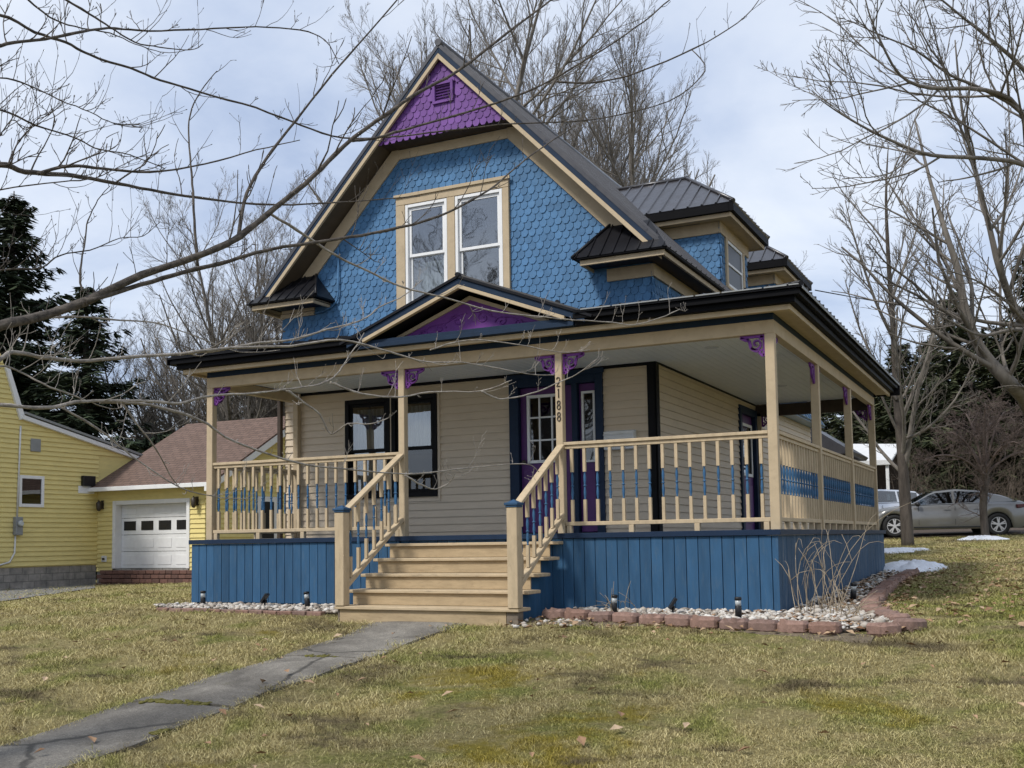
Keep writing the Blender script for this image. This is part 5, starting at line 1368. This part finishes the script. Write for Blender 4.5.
# ------------------------------------------------------------------ trees
def wig_path(p, d, L, n, r, wig, trop):
    pts = [Vector(p)]; d = Vector(d).normalized(); st = L/n
    for i in range(n):
        d = (d+Vector((r.gauss(0,wig), r.gauss(0,wig), r.gauss(0,wig)))+Vector((0,0,trop))).normalized(); pts.append(pts[-1]+d*st)
    return pts
def side_dir(t, ang, r, up=0):
    a = t.orthogonal().normalized(); b = t.cross(a); q = r.random()*2*PI
    return (t*math.cos(ang)+(a*math.cos(q)+b*math.sin(q))*math.sin(ang)+Vector((0,0,up))).normalized()
def spawn(mb, pts, r0, r1, lvl, cfg, r):
    """side branches all along a limb"""
    if lvl >= len(cfg): return
    n, l0, l1, ang, wig, trop, seg, tmin = cfg[lvl]; K = len(pts)-1; tot = sum((b-a).length for a, b in zip(pts[:-1], pts[1:]))
    for k in range(n):
        t = tmin+(1-tmin)*((k+r.random())/n); f = t*K; i = min(int(f), K-1); p = pts[i].lerp(pts[i+1], f-i); tg = (pts[i+1]-pts[i]).normalized()
        L = tot*r.uniform(l0, l1)*(1.15-.75*t); rr = (r0+(r1-r0)*t)*.62
        if L < .05: continue
        rr = max(min(rr, L*.016), .0045); d = side_dir(tg, ang*r.uniform(.75,1.25), r, .12)
        q = wig_path(p, d, L, seg, r, wig, trop); e = max(rr*.3, .003)
        mb.tube(q, [rr+(e-rr)*j/seg for j in range(seg+1)], 5 if lvl == 0 else (4 if lvl == 1 else 3), cap=False, sm=True)
        spawn(mb, q, rr, e, lvl+1, cfg, r)
def bare_tree(h, r0, seed, cfg, stems=1, spread=.12, trunk_r=1, wig=.05, thin=.12):
    """returns (trunk builder, branch builder) in local space"""
    r = random.Random(seed); tk, br = MB(), MB()
    for s in range(stems):
        az = 2*PI*s/stems+r.random(); d = Vector((math.cos(az)*spread, math.sin(az)*spread, 1)) if stems > 1 else Vector((r.gauss(0,.03), r.gauss(0,.03), 1))
        hh = h*r.uniform(.82, 1) if stems > 1 else h; n = 14
        pts = wig_path((math.cos(az)*r0*.6*(stems > 1), math.sin(az)*r0*.6*(stems > 1), -.3), d, hh, n, r, wig, .03)
        rad = [r0*(1.35 if i == 0 else 1)*(1-i/n)**.8+r0*thin*.25 for i in range(n+1)]
        tk.tube(pts, rad, 9); spawn(br, pts, r0, r0*.1, 0, cfg, r)
    return tk, br
def plant(name, tk, br, loc, label, group, tm='bark_grey', bm='bark_grey', rz=0, cat='tree'):
    t = thing(name, loc, label, cat, group, False); part('trunk', tk, M[tm], t); part('branches', br, M[bm], t); t.rotation_euler = (0,0,rz); return t
UPR = [(20,.30,.56,.80,.06,.085,9,.2),(9,.32,.58,.66,.08,.06,6,.1),(7,.32,.6,.6,.09,.05,4,.08),(5,.4,.75,.5,.08,.03,3,.1)]
WIDE = [(15,.35,.62,.85,.09,.05,9,.25),(10,.28,.52,.7,.12,.03,6,.15),(8,.25,.5,.7,.14,.02,4,.1),(4,.25,.5,.7,.14,.0,3,.2)]
def base(u, d, dz=0):
    p = at(u, 500, d); return Vector((p.x, p.y, ground(p.x, p.y)+dz))
T1 = bare_tree(19, .24, 41, UPR, 3, .10); t1 = plant('bare_tree', *T1, base(478, 34), 'tall bare multi-stemmed tree rising behind the gable peak', 'bare trees behind the house')
T2 = bare_tree(19.5, .22, 42, UPR, 3, .13); t2 = plant('bare_tree', *T2, base(562, 37), 'tallest bare tree behind the house, its trunk right of the peak', 'bare trees behind the house')
copy_thing(t1, base(615, 33), 2.2, 'bare tree behind the dormer roof with many fine upright twigs', (.8,.8,.87))
copy_thing(t2, base(665, 39), 1.1, 'rightmost and lowest bare tree of those behind the house', (.85,.85,.72))
copy_thing(t2, base(600, 46), 5.6, 'farthest bare tree above the middle of the main roof', (1,1,1.02))
copy_thing(t2, base(415, 44), 4.1, 'faint bare tree left of the gable peak', (.8,.8,.85))
T3 = bare_tree(17.0, .20, 51, UPR, 3, .20); t3 = plant('bare_tree', *T3, base(262, 47), 'bare spreading tree left of the house, behind the garage roof', 'bare trees left of the house')
copy_thing(t3, base(215, 52), 1.9, 'farther bare tree between the spruces and the house', (1,1,.85))
copy_thing(t1, base(305, 48), 3.0, 'bare tree close beside the left edge of the house roof', (.9,.9,.85))
copy_thing(t3, base(165, 50), 4.4, 'small distant bare tree right of the second spruce', (.8,.8,.7))
# slim forked tree on the right lawn, drawn limb by limb
def guided(name, loc, label, limbs, cfg, seed, tm, bm, group=None, subcfg=None, cat='tree', cap=None):
    """limbs: lists of (point, radius); first is the trunk"""
    r = random.Random(seed); tk, br = MB(), MB(); L = Vector(loc)
    for i, (pts, ra, rb) in enumerate(limbs):
        P = []; Q = [Vector(p)-L for p in pts]
        for a in range(len(Q)-1):
            p0, p1, p2, p3 = Q[max(a-1,0)], Q[a], Q[a+1], Q[min(a+2, len(Q)-1)]
            for s in range(3):
                t = s/3; P.append(.5*((2*p1)+(p2-p0)*t+(2*p0-5*p1+4*p2-p3)*t*t+(3*p1-p0-3*p2+p3)*t**3))
        P.append(Q[-1]); n = len(P)-1
        (tk if i == 0 else br).tube(P, [ra+(rb-ra)*k/n for k in range(n+1)], 9 if ra > .05 else 6, sm=True)
        spawn(br, P, ra, rb, 0, (subcfg or {}).get(i, cfg), r)
    t = thing(name, loc, label, cat, group, False); part('trunk', tk, M[tm], t); part('branches', br, M[bm], t); return t
D3 = 26.5
b3 = onground(908, 546); D3 = (b3-CC).dot(CF)
limbs = [([b3-Vector((0,0,.2)), at(905,500,D3), at(902,455,D3), at(897,400,D3+.1), at(894,340,D3+.2), at(889,270,D3+.2), at(886,200,D3), at(888,150,D3)], .165, .012),
         ([at(904,470,D3), at(911,430,D3-.2), at(918,390,D3-.4), at(935,330,D3-.7), at(952,270,D3-.6)], .085, .01),
         ([at(897,400,D3), at(880,372,D3+.3), at(860,330,D3+.5), at(845,280,D3+.4)], .05, .01),
         ([at(900,440,D3), at(925,430,D3-.5), at(955,400,D3-.8), at(975,360,D3-1)], .05, .01),
         ([at(894,340,D3), at(875,300,D3-.4), at(855,240,D3-.6), at(845,200,D3-.6)], .05, .008),
         ([at(891,300,D3), at(910,250,D3+.4), at(925,200,D3+.7)], .05, .008)]
TH = [(16,.22,.42,.7,.08,.07,7,.2),(8,.25,.5,.6,.1,.05,5,.15),(6,.25,.5,.6,.12,.03,3,.1)]
guided('bare_tree', b3, 'slim forked bare tree on the right lawn just beyond the porch corner', limbs, TH, 61, 'bark', 'bark_grey', 'bare trees on the right')
D4 = 17.0; b4 = base(1052, 19)
A4 = lambda u, v, d=0: at(u, v, D4+d)
limbs = [([b4-Vector((0,0,.2)), at(1046,480,18.6), at(1030,410,18), A4(1012,385), A4(990,362), A4(976,340), A4(964,305), A4(958,270), A4(945,230), A4(930,180,.3), A4(915,120,.5)], .155, .014),
  ([A4(1012,385), A4(1003,358,.3), A4(1001,330,.6), A4(1000,290,.9), A4(1003,230,1.2), A4(1010,150,1.4), A4(1005,60,1.6)], .035, .006),
  ([at(1060,450,18.5), at(1050,350,18), at(1020,320,17.6), A4(1000,270), A4(990,230), A4(975,170), A4(962,110,-.3), A4(955,40,-.5)], .085, .01),
  ([A4(964,322), A4(940,308), A4(912,282,-.2), A4(885,262,-.4), A4(868,240,-.6)], .035, .006),
  ([A4(958,290), A4(945,262,.4), A4(925,232,.6), A4(900,200,.8), A4(880,170,1)], .035, .006),
  ([at(1055,380,18), at(1030,330,17.2), A4(1005,300,-.5), A4(975,280,-1), A4(940,268,-1.4)], .035, .006),
  ([at(1060,300,17), at(1040,180,16), at(1020,110,15), at(985,90,14.5), at(930,88,14), at(900,75,13.8), at(880,40,13.6), at(868,10,13.5), at(862,-20,13.4)], .042, .006),
  ([at(1060,300,17), at(1045,190,15.6), at(1024,165,15), at(980,158,14.5), at(930,155,14.2), at(890,140,14), at(860,125,13.9), at(835,110,13.8), at(818,98,13.7)], .042, .005),
  ([at(1050,170,15.5), at(1024,115,15), at(980,88,14.6), at(950,75,14.4), at(915,50,14.2), at(880,35,14.1), at(848,20,14)], .034, .005),
  ([at(1055,120,16), at(1024,70,15.5), at(985,35,15), at(960,15,14.8), at(930,-10,14.6)], .04, .01),
  ([A4(990,230,.0), A4(1010,200,.5), A4(1030,140,1)], .035, .006)]
TB = [(13,.22,.46,.75,.09,.05,7,.12),(7,.28,.52,.65,.11,.03,5,.1),(4,.3,.55,.65,.12,.02,3,.1)]
guided('maple_tree', b4, 'large bare maple leaning in from the right edge with branches over the lawn', limbs, TB, 71, 'bark_grey', 'bark_grey', 'bare trees on the right')
b5 = base(984, 29.3); D5 = (b5-CC).dot(CF); A5 = lambda u, v, d=0: at(u, v, D5+d)
limbs = [([b5-Vector((0,0,.2)), A5(983,505), A5(986,480), A5(983,462)], .11, .08)]
for (u, v, d) in ((950,430,.4),(935,455,-.5),(965,410,.8),(985,400,-.6),(1005,408,.5),(1025,425,-.4),(1040,450,.6),(960,440,1.2),(1015,440,-1.2),(990,420,1.4)):
    limbs.append(([A5(984,475), A5(984+(u-984)*.45, 462+(v-462)*.5, d*.4), A5(984+(u-984)*.95, 462+(v-462)*.92, d*.8), A5(984+(u-984)*1.3, v+8, d)], .045, .008))
RD = [(14,.3,.6,.8,.16,.0,6,.2),(10,.3,.6,.8,.18,-.02,4,.1),(6,.3,.6,.8,.18,-.02,3,.1)]
guided('ornamental_tree', b5, 'small round-headed reddish twigged tree standing before the grey sedan', limbs, RD, 81, 'bark', 'twig_red', 'bare trees on the right')
# conifers
def conifer(h, rb, seed, mat, droop=.25, dens=1.0, open_=0.):
    r = random.Random(seed); tk, fo = MB(), MB(); tk.tube([(0,0,-.3),(0,0,h*.5),(0,0,h)], [rb*.085,rb*.05,.02], 7)
    z = h*.06
    while z < h*.985:
        t = z/h; L = rb*(1-t)**.8*r.uniform(.75,1.12)+.15; nb = int((5+4*(1-t))*dens)
        for k in range(nb):
            a = 2*PI*(k+r.random()*.9)/nb; l = L*r.uniform(.6,1.12)
            if r.random() < open_: continue
            d = Vector((math.cos(a), math.sin(a), r.uniform(-.15,.25)+.25*t)); p = Vector((0,0,z+r.uniform(-.15,.15))); n = max(4, int(l/.28)); sd = Vector((-math.sin(a), math.cos(a), 0))
            pts = []
            for q in range(n+1):
                s = q/n; pts.append(p+Vector((d.x, d.y, 0))*l*s+Vector((0,0,d.z*l*s-droop*l*s*(1-.5*s)+.22*l*max(0,s-.6)**2*2)))
            tk.tube([pts[0], pts[n//2], pts[-1]], [.03+.01*rb*(1-t), .018, .006], 3, cap=False)
            for q in range(1, n+1):
                s = q/n; wl = (.30+.45*(1-abs(s-.45)))*.5*min(l, 2.4)*.55+.16
                for sg in (-1, 1):
                    for rep in range(7):
                        c = pts[q]+Vector((r.gauss(0,.05), r.gauss(0,.05), r.gauss(0,.06))); tip = c+sd*sg*wl*r.uniform(.5,1.15)+Vector((d.x, d.y, 0))*wl*r.uniform(.2,.9)+Vector((0,0,-wl*r.uniform(.05,.7)))
                        ax = (tip-c); w_ = ax.cross(Vector((r.gauss(0,.4), r.gauss(0,.4), 1))).normalized()*r.uniform(.028,.06)
                        b = len(fo.v); fo.v += [tuple(c-w_*.5), tuple(c+ax*.5-w_), tuple(tip), tuple(c+ax*.5+w_), tuple(c+w_*.5)]; fo.face((b,b+1,b+2,b+3,b+4))
        z += r.uniform(.22,.42)*(1 if h < 12 else 1.25)
    return tk, fo
def plant_con(name, T, loc, label, group, mat):
    t = thing(name, loc, label, 'tree', group, False); part('trunk', T[0], M['bark_dark'], t); part('foliage', T[1], M[mat], t); return t
S1 = conifer(17, 4.6, 91, 'spruce', .35, 1.35); s1 = plant_con('spruce_tree', S1, base(8, 46), 'tall dark spruce at the left edge behind the yellow house', 'dark conifers on the left', 'spruce')
S2 = conifer(12, 4.2, 92, 'spruce', .3, 1.25, .12); s2 = plant_con('spruce_tree', S2, base(84, 44), 'shorter round-topped spruce right of the tall one', 'dark conifers on the left', 'spruce')
s1.scale = (1.2,1.2,.99); s2.scale = (1.2,1.2,1)
copy_thing(s1, base(-45, 44), 2, 'dark spruce at the far left behind the tallest part of the yellow house', (1.1,1.1,.95))
copy_thing(s2, base(150, 62), 1, 'low distant evergreen above the garage roof', (1,1,.75))
copy_thing(s2, base(225, 58), 3, 'dark evergreen behind the left end of the porch', (1,1,.78))
copy_thing(s1, base(258, 50), 1.3, 'narrow dark evergreen just left of the house gable', (.7,.7,.62))
H1 = conifer(11.5, 3.6, 93, 'hemlock', .25, 1.3, .08); h1 = plant_con('hemlock_tree', H1, base(960, 50), 'green hemlock with pointed top behind the parked cars', 'evergreens behind the right lawn', 'hemlock')
for u, d, sc, rz, lab in ((905,56,(1.1,1.1,.9),1,'hemlock behind the slim forked tree'),(1012,48,(1.1,1.1,.82),2,'dark hemlock above the rear of the grey sedan'),(858,60,(1.1,1.1,.95),3,'hemlock seen between the last porch posts'),(822,66,(1.2,1.2,.95),4,'faint evergreen under the far end of the porch roof'),(1050,52,(1.2,1.2,1.25),5,'tall evergreen at the right edge of the view'),(935,62,(1.2,1.2,1.0),.4,'farther hemlock between the slim tree and the pointed one'),(990,60,(1.2,1.2,1.0),2.6,'farther hemlock right of the pointed one'),(880,68,(1.3,1.3,.95),5.2,'distant evergreen above the carport')):
    copy_thing(h1, base(u, d), rz, lab, sc)
# tangle of leafless brush
def brush(zones, seed, name, lab):
    r = random.Random(seed); mb = MB()
    for (u0, u1, d0, d1, n, h) in zones:
        for i in range(n):
            p = base(r.uniform(u0, u1), r.uniform(d0, d1)); L = h*r.uniform(.5, 1.1); d = Vector((r.gauss(0,.28), r.gauss(0,.28), 1)); q = wig_path(p, d, L, 5, r, .12, .0); rr = r.uniform(.012,.03)
            mb.tube(q, [rr, rr*.8, rr*.6, rr*.45, rr*.3, rr*.15], 3, cap=False)
            spawn(mb, q, rr, rr*.2, 0, [(6,.3,.6,.7,.14,.02,3,.2),(4,.3,.6,.7,.14,0,2,.1)], r)
    o = part(name, mb, M['brush']); o['kind'] = 'stuff'; o['label'] = lab; o['category'] = 'brush'
brush([(900,1060,41,48,85,3.6),(810,930,50,58,60,4.5)], 5, 'brush', 'tangled leafless brush behind the cars and the right lawn')
brush([(110,300,42,52,150,5.0)], 6, 'brush', 'brown leafless brush behind the garage roof on the left')
# ragged far woods so no bare horizon shows
def far_woods():
    r = random.Random(3); mb = MB()
    for i in range(420):
        a = r.uniform(-75, 75); D = r.uniform(85, 125); p = CC+Vector((math.sin(math.radians(a)-CAM['yaw'])*D, math.cos(math.radians(a)-CAM['yaw'])*D, 0)); z0 = ground(p.x, p.y); h = r.uniform(4, 8.5)
        for k in range(26):
            t = r.random(); w_ = 1.9*(1-t)+.25; c = Vector((p.x+r.gauss(0,w_*.5), p.y+r.gauss(0,w_*.5), z0+h*t)); s = r.uniform(.35,.9)
            an = r.random()*6.3; u = Vector((math.cos(an), math.sin(an), r.gauss(0,.5)))*s; v = Vector((r.gauss(0,.5), r.gauss(0,.5), -1))*s*.8; b = len(mb.v)
            mb.v += [tuple(c-u*.4), tuple(c+v*.6-u*.9), tuple(c+v), tuple(c+u*.9+v*.4), tuple(c+u*.3-v*.3)]; mb.face((b,b+1,b+2,b+3,b+4))
    o = part('far_woods', mb, M['hemlock']); o['kind'] = 'stuff'; o['label'] = 'distant strip of dark woods beyond the houses'; o['category'] = 'woods'
far_woods()
# trees across the street, behind the viewer, mirrored in the panes
copy_thing(t3, (-9, -30, ground(-9, -30)), 1, 'bare tree across the street, seen only in the window reflections')
copy_thing(t3, (2, -36, ground(2, -36)), 2.5, 'bare tree farther across the street, seen only in reflections')
copy_thing(t3, (-17, -27, ground(-17, -27)), 4, 'leftmost bare tree across the street, seen only in reflections')

# ------------------------------------------------------------------ the near tree whose limbs cross the view
def near_tree():
    TU = at(-330, 470, 6.2); loc = Vector((TU.x, TU.y, ground(TU.x, TU.y)))
    t = thing('street_tree', loc, 'near bare tree left of the view whose long limbs cross before the house', 'tree')
    r = random.Random(77); mb = MB()
    mb.tube([loc-Vector((0,0,.3)), loc+Vector((0,0,.6)), loc+Vector((.03,.02,2.2)), loc+Vector((-.05,.05,4)), loc+Vector((.0,.1,6.5)), loc+Vector((.2,.1,9))], [.30,.22,.19,.16,.10,.03], 12)
    part('trunk', mb, M['bark'], t)
    tw, tp = MB(), MB()
    def shoots(tw, P, ra, rb, dens, lmax, seed):
        r = random.Random(seed); tot = sum((b-a).length for a, b in zip(P[:-1], P[1:])); n = int(tot*dens); K = len(P)-1
        for k in range(n):
            f = (k+r.random())/n*K; i = min(int(f), K-1); p = P[i].lerp(P[i+1], f-i); tg = (P[i+1]-P[i]).normalized(); q_ = f/K
            if tot > 3 and q_ < .25 and r.random() < .5: continue
            L = lmax*r.uniform(.15,1)**1.3; d = side_dir(tg, r.uniform(.6,1.1), r, .35); rr = max(.0022, min((ra+(rb-ra)*q_)*.5, .0045*L/.35+.001)); n2 = 6
            q = wig_path(p, d, L, n2, r, .11, .13); tw.tube(q, [rr*(1-.6*j/n2) for j in range(n2+1)], 4, cap=False)
            for j in range(r.randint(1, 5)):
                f2 = r.uniform(.2,1)*n2; i2 = min(int(f2), n2-1); p2 = q[i2].lerp(q[i2+1], f2-i2); t2 = (q[i2+1]-q[i2]).normalized(); L2 = L*r.uniform(.12,.42)
                e = wig_path(p2, side_dir(t2, .75, r, .3), L2, 3, r, .12, .1); tw.tube(e, [rr*.7, rr*.6, rr*.5, rr*.5], 3, cap=False)
                tw.lathe(e[-1], [(.0006,-.004),(.0026,.002),(.0008,.010)], 4, 0, (e[-1]-e[-2]))
    idx = 0
    def limb(px, d0, d1, w0, w1, root=None, dens=5.5, lmax=.42, wob=.25):
        nonlocal idx; idx += 1; Q = []
        n = len(px)
        for k, (u, v) in enumerate(px):
            s = k/(n-1); Q.append(at(u, v, d0+(d1-d0)*s+wob*math.sin(s*5+idx)*s))
        ra, rb = .84*w0*d0/CAM['f']/2, .9*w1*d1/CAM['f']/2
        if root is not None:
            v_ = Q[0]-Q[1]; hz = math.hypot(Q[0].x-loc.x, Q[0].y-loc.y); sl2 = max(-.45, min(.25, v_.z/max(.05, math.hypot(v_.x, v_.y)))); j = Vector((loc.x, loc.y, Q[0].z+sl2*hz)); dj = (j-Q[0]).normalized(); l1 = v_.length; q0 = Q[0]; Q.insert(0, q0+dj*l1); Q.insert(0, q0.lerp(j, .55)); Q.insert(0, j)
            
        P = []
        for a in range(len(Q)-1):
            p0, p1, p2, p3 = Q[max(a-1,0)], Q[a], Q[a+1], Q[min(a+2, len(Q)-1)]
            for s in range(4):
                q = s/4; P.append(.5*((2*p1)+(p2-p0)*q+(2*p0-5*p1+4*p2-p3)*q*q+(3*p1-p0-3*p2+p3)*q**3)+Vector((r.gauss(0,.0013), r.gauss(0,.0013), r.gauss(0,.0013))))
        P.append(Q[-1]); m = len(P)-1; mb = MB(); rad = [(ra+(rb-ra)*(k/m)**.85)*(1+r.gauss(0,.045)+(.16 if r.random() < .08 else 0)) for k in range(m+1)]
        mb.tube(P, rad, 8 if ra > .012 else 5); pale = px[-1][1] > 270 and px[0][1] > 200; part('limb', mb, M['bark_lit' if pale else 'bark_limb'], t); shoots(tp if pale else tw, P, ra, rb, dens, lmax, 100+idx)  # lower limbs and their twigs get the bark with light in its colour
    zt = lambda v, d=6: at(0, v, d).z
    limb([(0,326),(42,316),(86,301),(142,275),(206,253),(240,236),(275,208),(314,176),(344,146),(387,114),(419,92),(458,71),(511,30),(551,0),(580,-25)], 5.2, 7.2, 15, 1.6, zt(420), 3.5, .5)
    limb([(86,302),(140,285),(185,272),(230,261),(267,250),(337,239),(385,231),(442,215),(490,189),(513,170),(543,147),(581,122)], 5.5, 7.6, 6.5, 1.2)
    limb([(0,165),(25,172),(67,175),(92,179),(140,188),(185,196),(256,204),(330,203),(420,196)], 5.4, 7.4, 10, 1.2, zt(240), 6)
    limb([(37,174),(70,166),(105,169),(150,172),(205,164),(256,150),(300,140)], 5.6, 6.6, 5, 1, None, 6)
    limb([(0,46),(30,41),(60,36),(90,30),(115,28),(150,31),(200,29),(256,27),(300,30),(325,40),(339,64)], 5.0, 6.4, 5.5, 1, zt(180), 6)
    limb([(0,15),(35,32),(65,42),(90,55),(130,68),(160,80),(200,92),(256,108),(301,125),(344,138),(400,136),(460,129),(510,124),(560,122),(602,118),(669,101),(705,71),(692,50)], 5.0, 8.0, 4.2, 1.2, zt(130), 4.5, .36)
    limb([(0,110),(35,125),(75,138),(95,148),(130,155),(165,169)], 5.2, 6, 3.5, 1, zt(200), 7)
    limb([(0,78),(30,86),(60,100),(90,112),(115,124),(143,128)], 5.1, 5.8, 2.8, .9, zt(180), 8)
    limb([(58,-5),(90,14),(110,27),(135,42),(160,47),(190,50),(203,44)], 5.2, 5.8, 3, .9, None, 9)
    limb([(22,-5),(50,17),(75,27),(110,33),(135,44),(160,52)], 5.2, 5.8, 2.6, .9, None, 9)
    limb([(198,266),(195,230),(193,192),(191,165),(189,140),(190,115),(200,92),(217,71)], 5.9, 6.2, 4, 1, None, 6, .3, .1)
    limb([(238,236),(247,193),(266,159),(296,120),(326,82),(356,47),(397,0),(420,-30)], 6.0, 6.8, 5, 1.2, None, 5, .4, .1)
    limb([(0,360),(12,352),(40,357),(80,361),(130,357),(180,354),(220,350),(256,343),(290,340),(325,330),(362,320),(380,307),(405,295),(422,280)], 5.3, 8.3, 7.5, 1, zt(400), 6, .4)
    limb([(180,354),(230,348),(290,346),(340,340),(390,352),(425,362),(456,362),(480,365),(530,374),(555,375)], 6.4, 8.2, 4, .9, None, 6, .4)
    limb([(42,318),(80,317),(120,320),(160,324),(200,338),(240,352),(280,350)], 5.5, 7, 3, .8, None, 6)
    limb([(0,405),(45,408),(75,402),(100,401),(140,401),(180,403),(210,396),(256,393),(290,389),(320,384),(337,374),(346,360),(357,345),(364,333)], 5.2, 7.6, 6, 1, zt(430), 5, .35)
    limb([(330,382),(362,394),(400,397),(430,392),(480,391),(512,380)], 7.1, 7.8, 3.2, 1, None, 6, .3)
    limb([(482,391),(500,399),(530,394),(562,381),(580,372),(597,359)], 7.7, 8.2, 2.6, .8, None, 6, .25)
    limb([(287,390),(303,402),(320,415),(331,434),(347,424),(370,424),(388,418)], 6.9, 7.3, 3.4, .9, None, 7, .25)
    limb([(0,366),(20,372),(50,387),(85,400)], 5.2, 5.8, 4, 1.6, zt(415), 5)
    limb([(62,408),(107,435),(132,456),(180,487),(217,497),(250,499)], 5.6, 6.8, 3, .8, None, 6)
    limb([(122,402),(138,425),(155,447),(175,482),(190,492)], 5.9, 6.4, 3, .8, None, 6)
    limb([(100,402),(150,405),(200,420),(225,437),(262,452),(307,465),(355,470),(407,474),(456,469),(477,467),(525,464),(539,472)], 5.8, 8.0, 4.2, .9, None, 5, .35)
    limb([(405,475),(420,484),(435,489),(450,482),(455,474)], 7.2, 7.4, 2.4, .8, None, 8, .2)
    limb([(267,212),(297,230),(335,255),(370,272),(402,287),(442,297),(492,311),(542,317),(575,320),(610,322),(632,325),(660,318),(680,309)], 6.2, 8.6, 3.6, .9, None, 6, .3)
    limb([(352,141),(375,138),(417,126),(484,107),(539,86),(602,50),(644,21),(669,0),(690,-20)], 6.3, 7.6, 3.8, 1.2, None, 4, .35)
    limb([(556,82),(602,82),(652,67),(707,42),(745,17),(762,-5)], 7.2, 8.0, 2.8, .9, None, 6, .35)
    limb([(0,190),(60,182),(95,178),(120,166),(150,152)], 5.4, 6.0, 2.6, .8, zt(250), 7)
    limb([(0,270),(40,268),(60,255),(90,250),(120,238),(143,236),(160,222)], 5.4, 6, 3.2, .8, zt(330), 7)
    limb([(82,292),(80,270),(85,240),(88,220),(98,200),(110,186)], 5.5, 5.8, 3, .8, None, 8, .3)
    limb([(0,135),(12,120),(26,130),(38,118),(48,112)], 5.2, 5.4, 2.2, .8, zt(220), 8)
    limb([(8,166),(14,150),(26,133),(38,124),(52,118)], 5.4, 5.6, 2.4, .8, None, 8)
    limb([(430,350),(470,340),(520,345),(560,352),(590,350)], 7.8, 8.3, 2, .8, None, 7, .25)
    part('twigs', tw, M['bark_limb'], t); part('twigs', tp, M['bark_lit'], t)
near_tree()
print('objects', len(bpy.data.objects), 'faces', sum(len(m.polygons) for m in bpy.data.meshes))
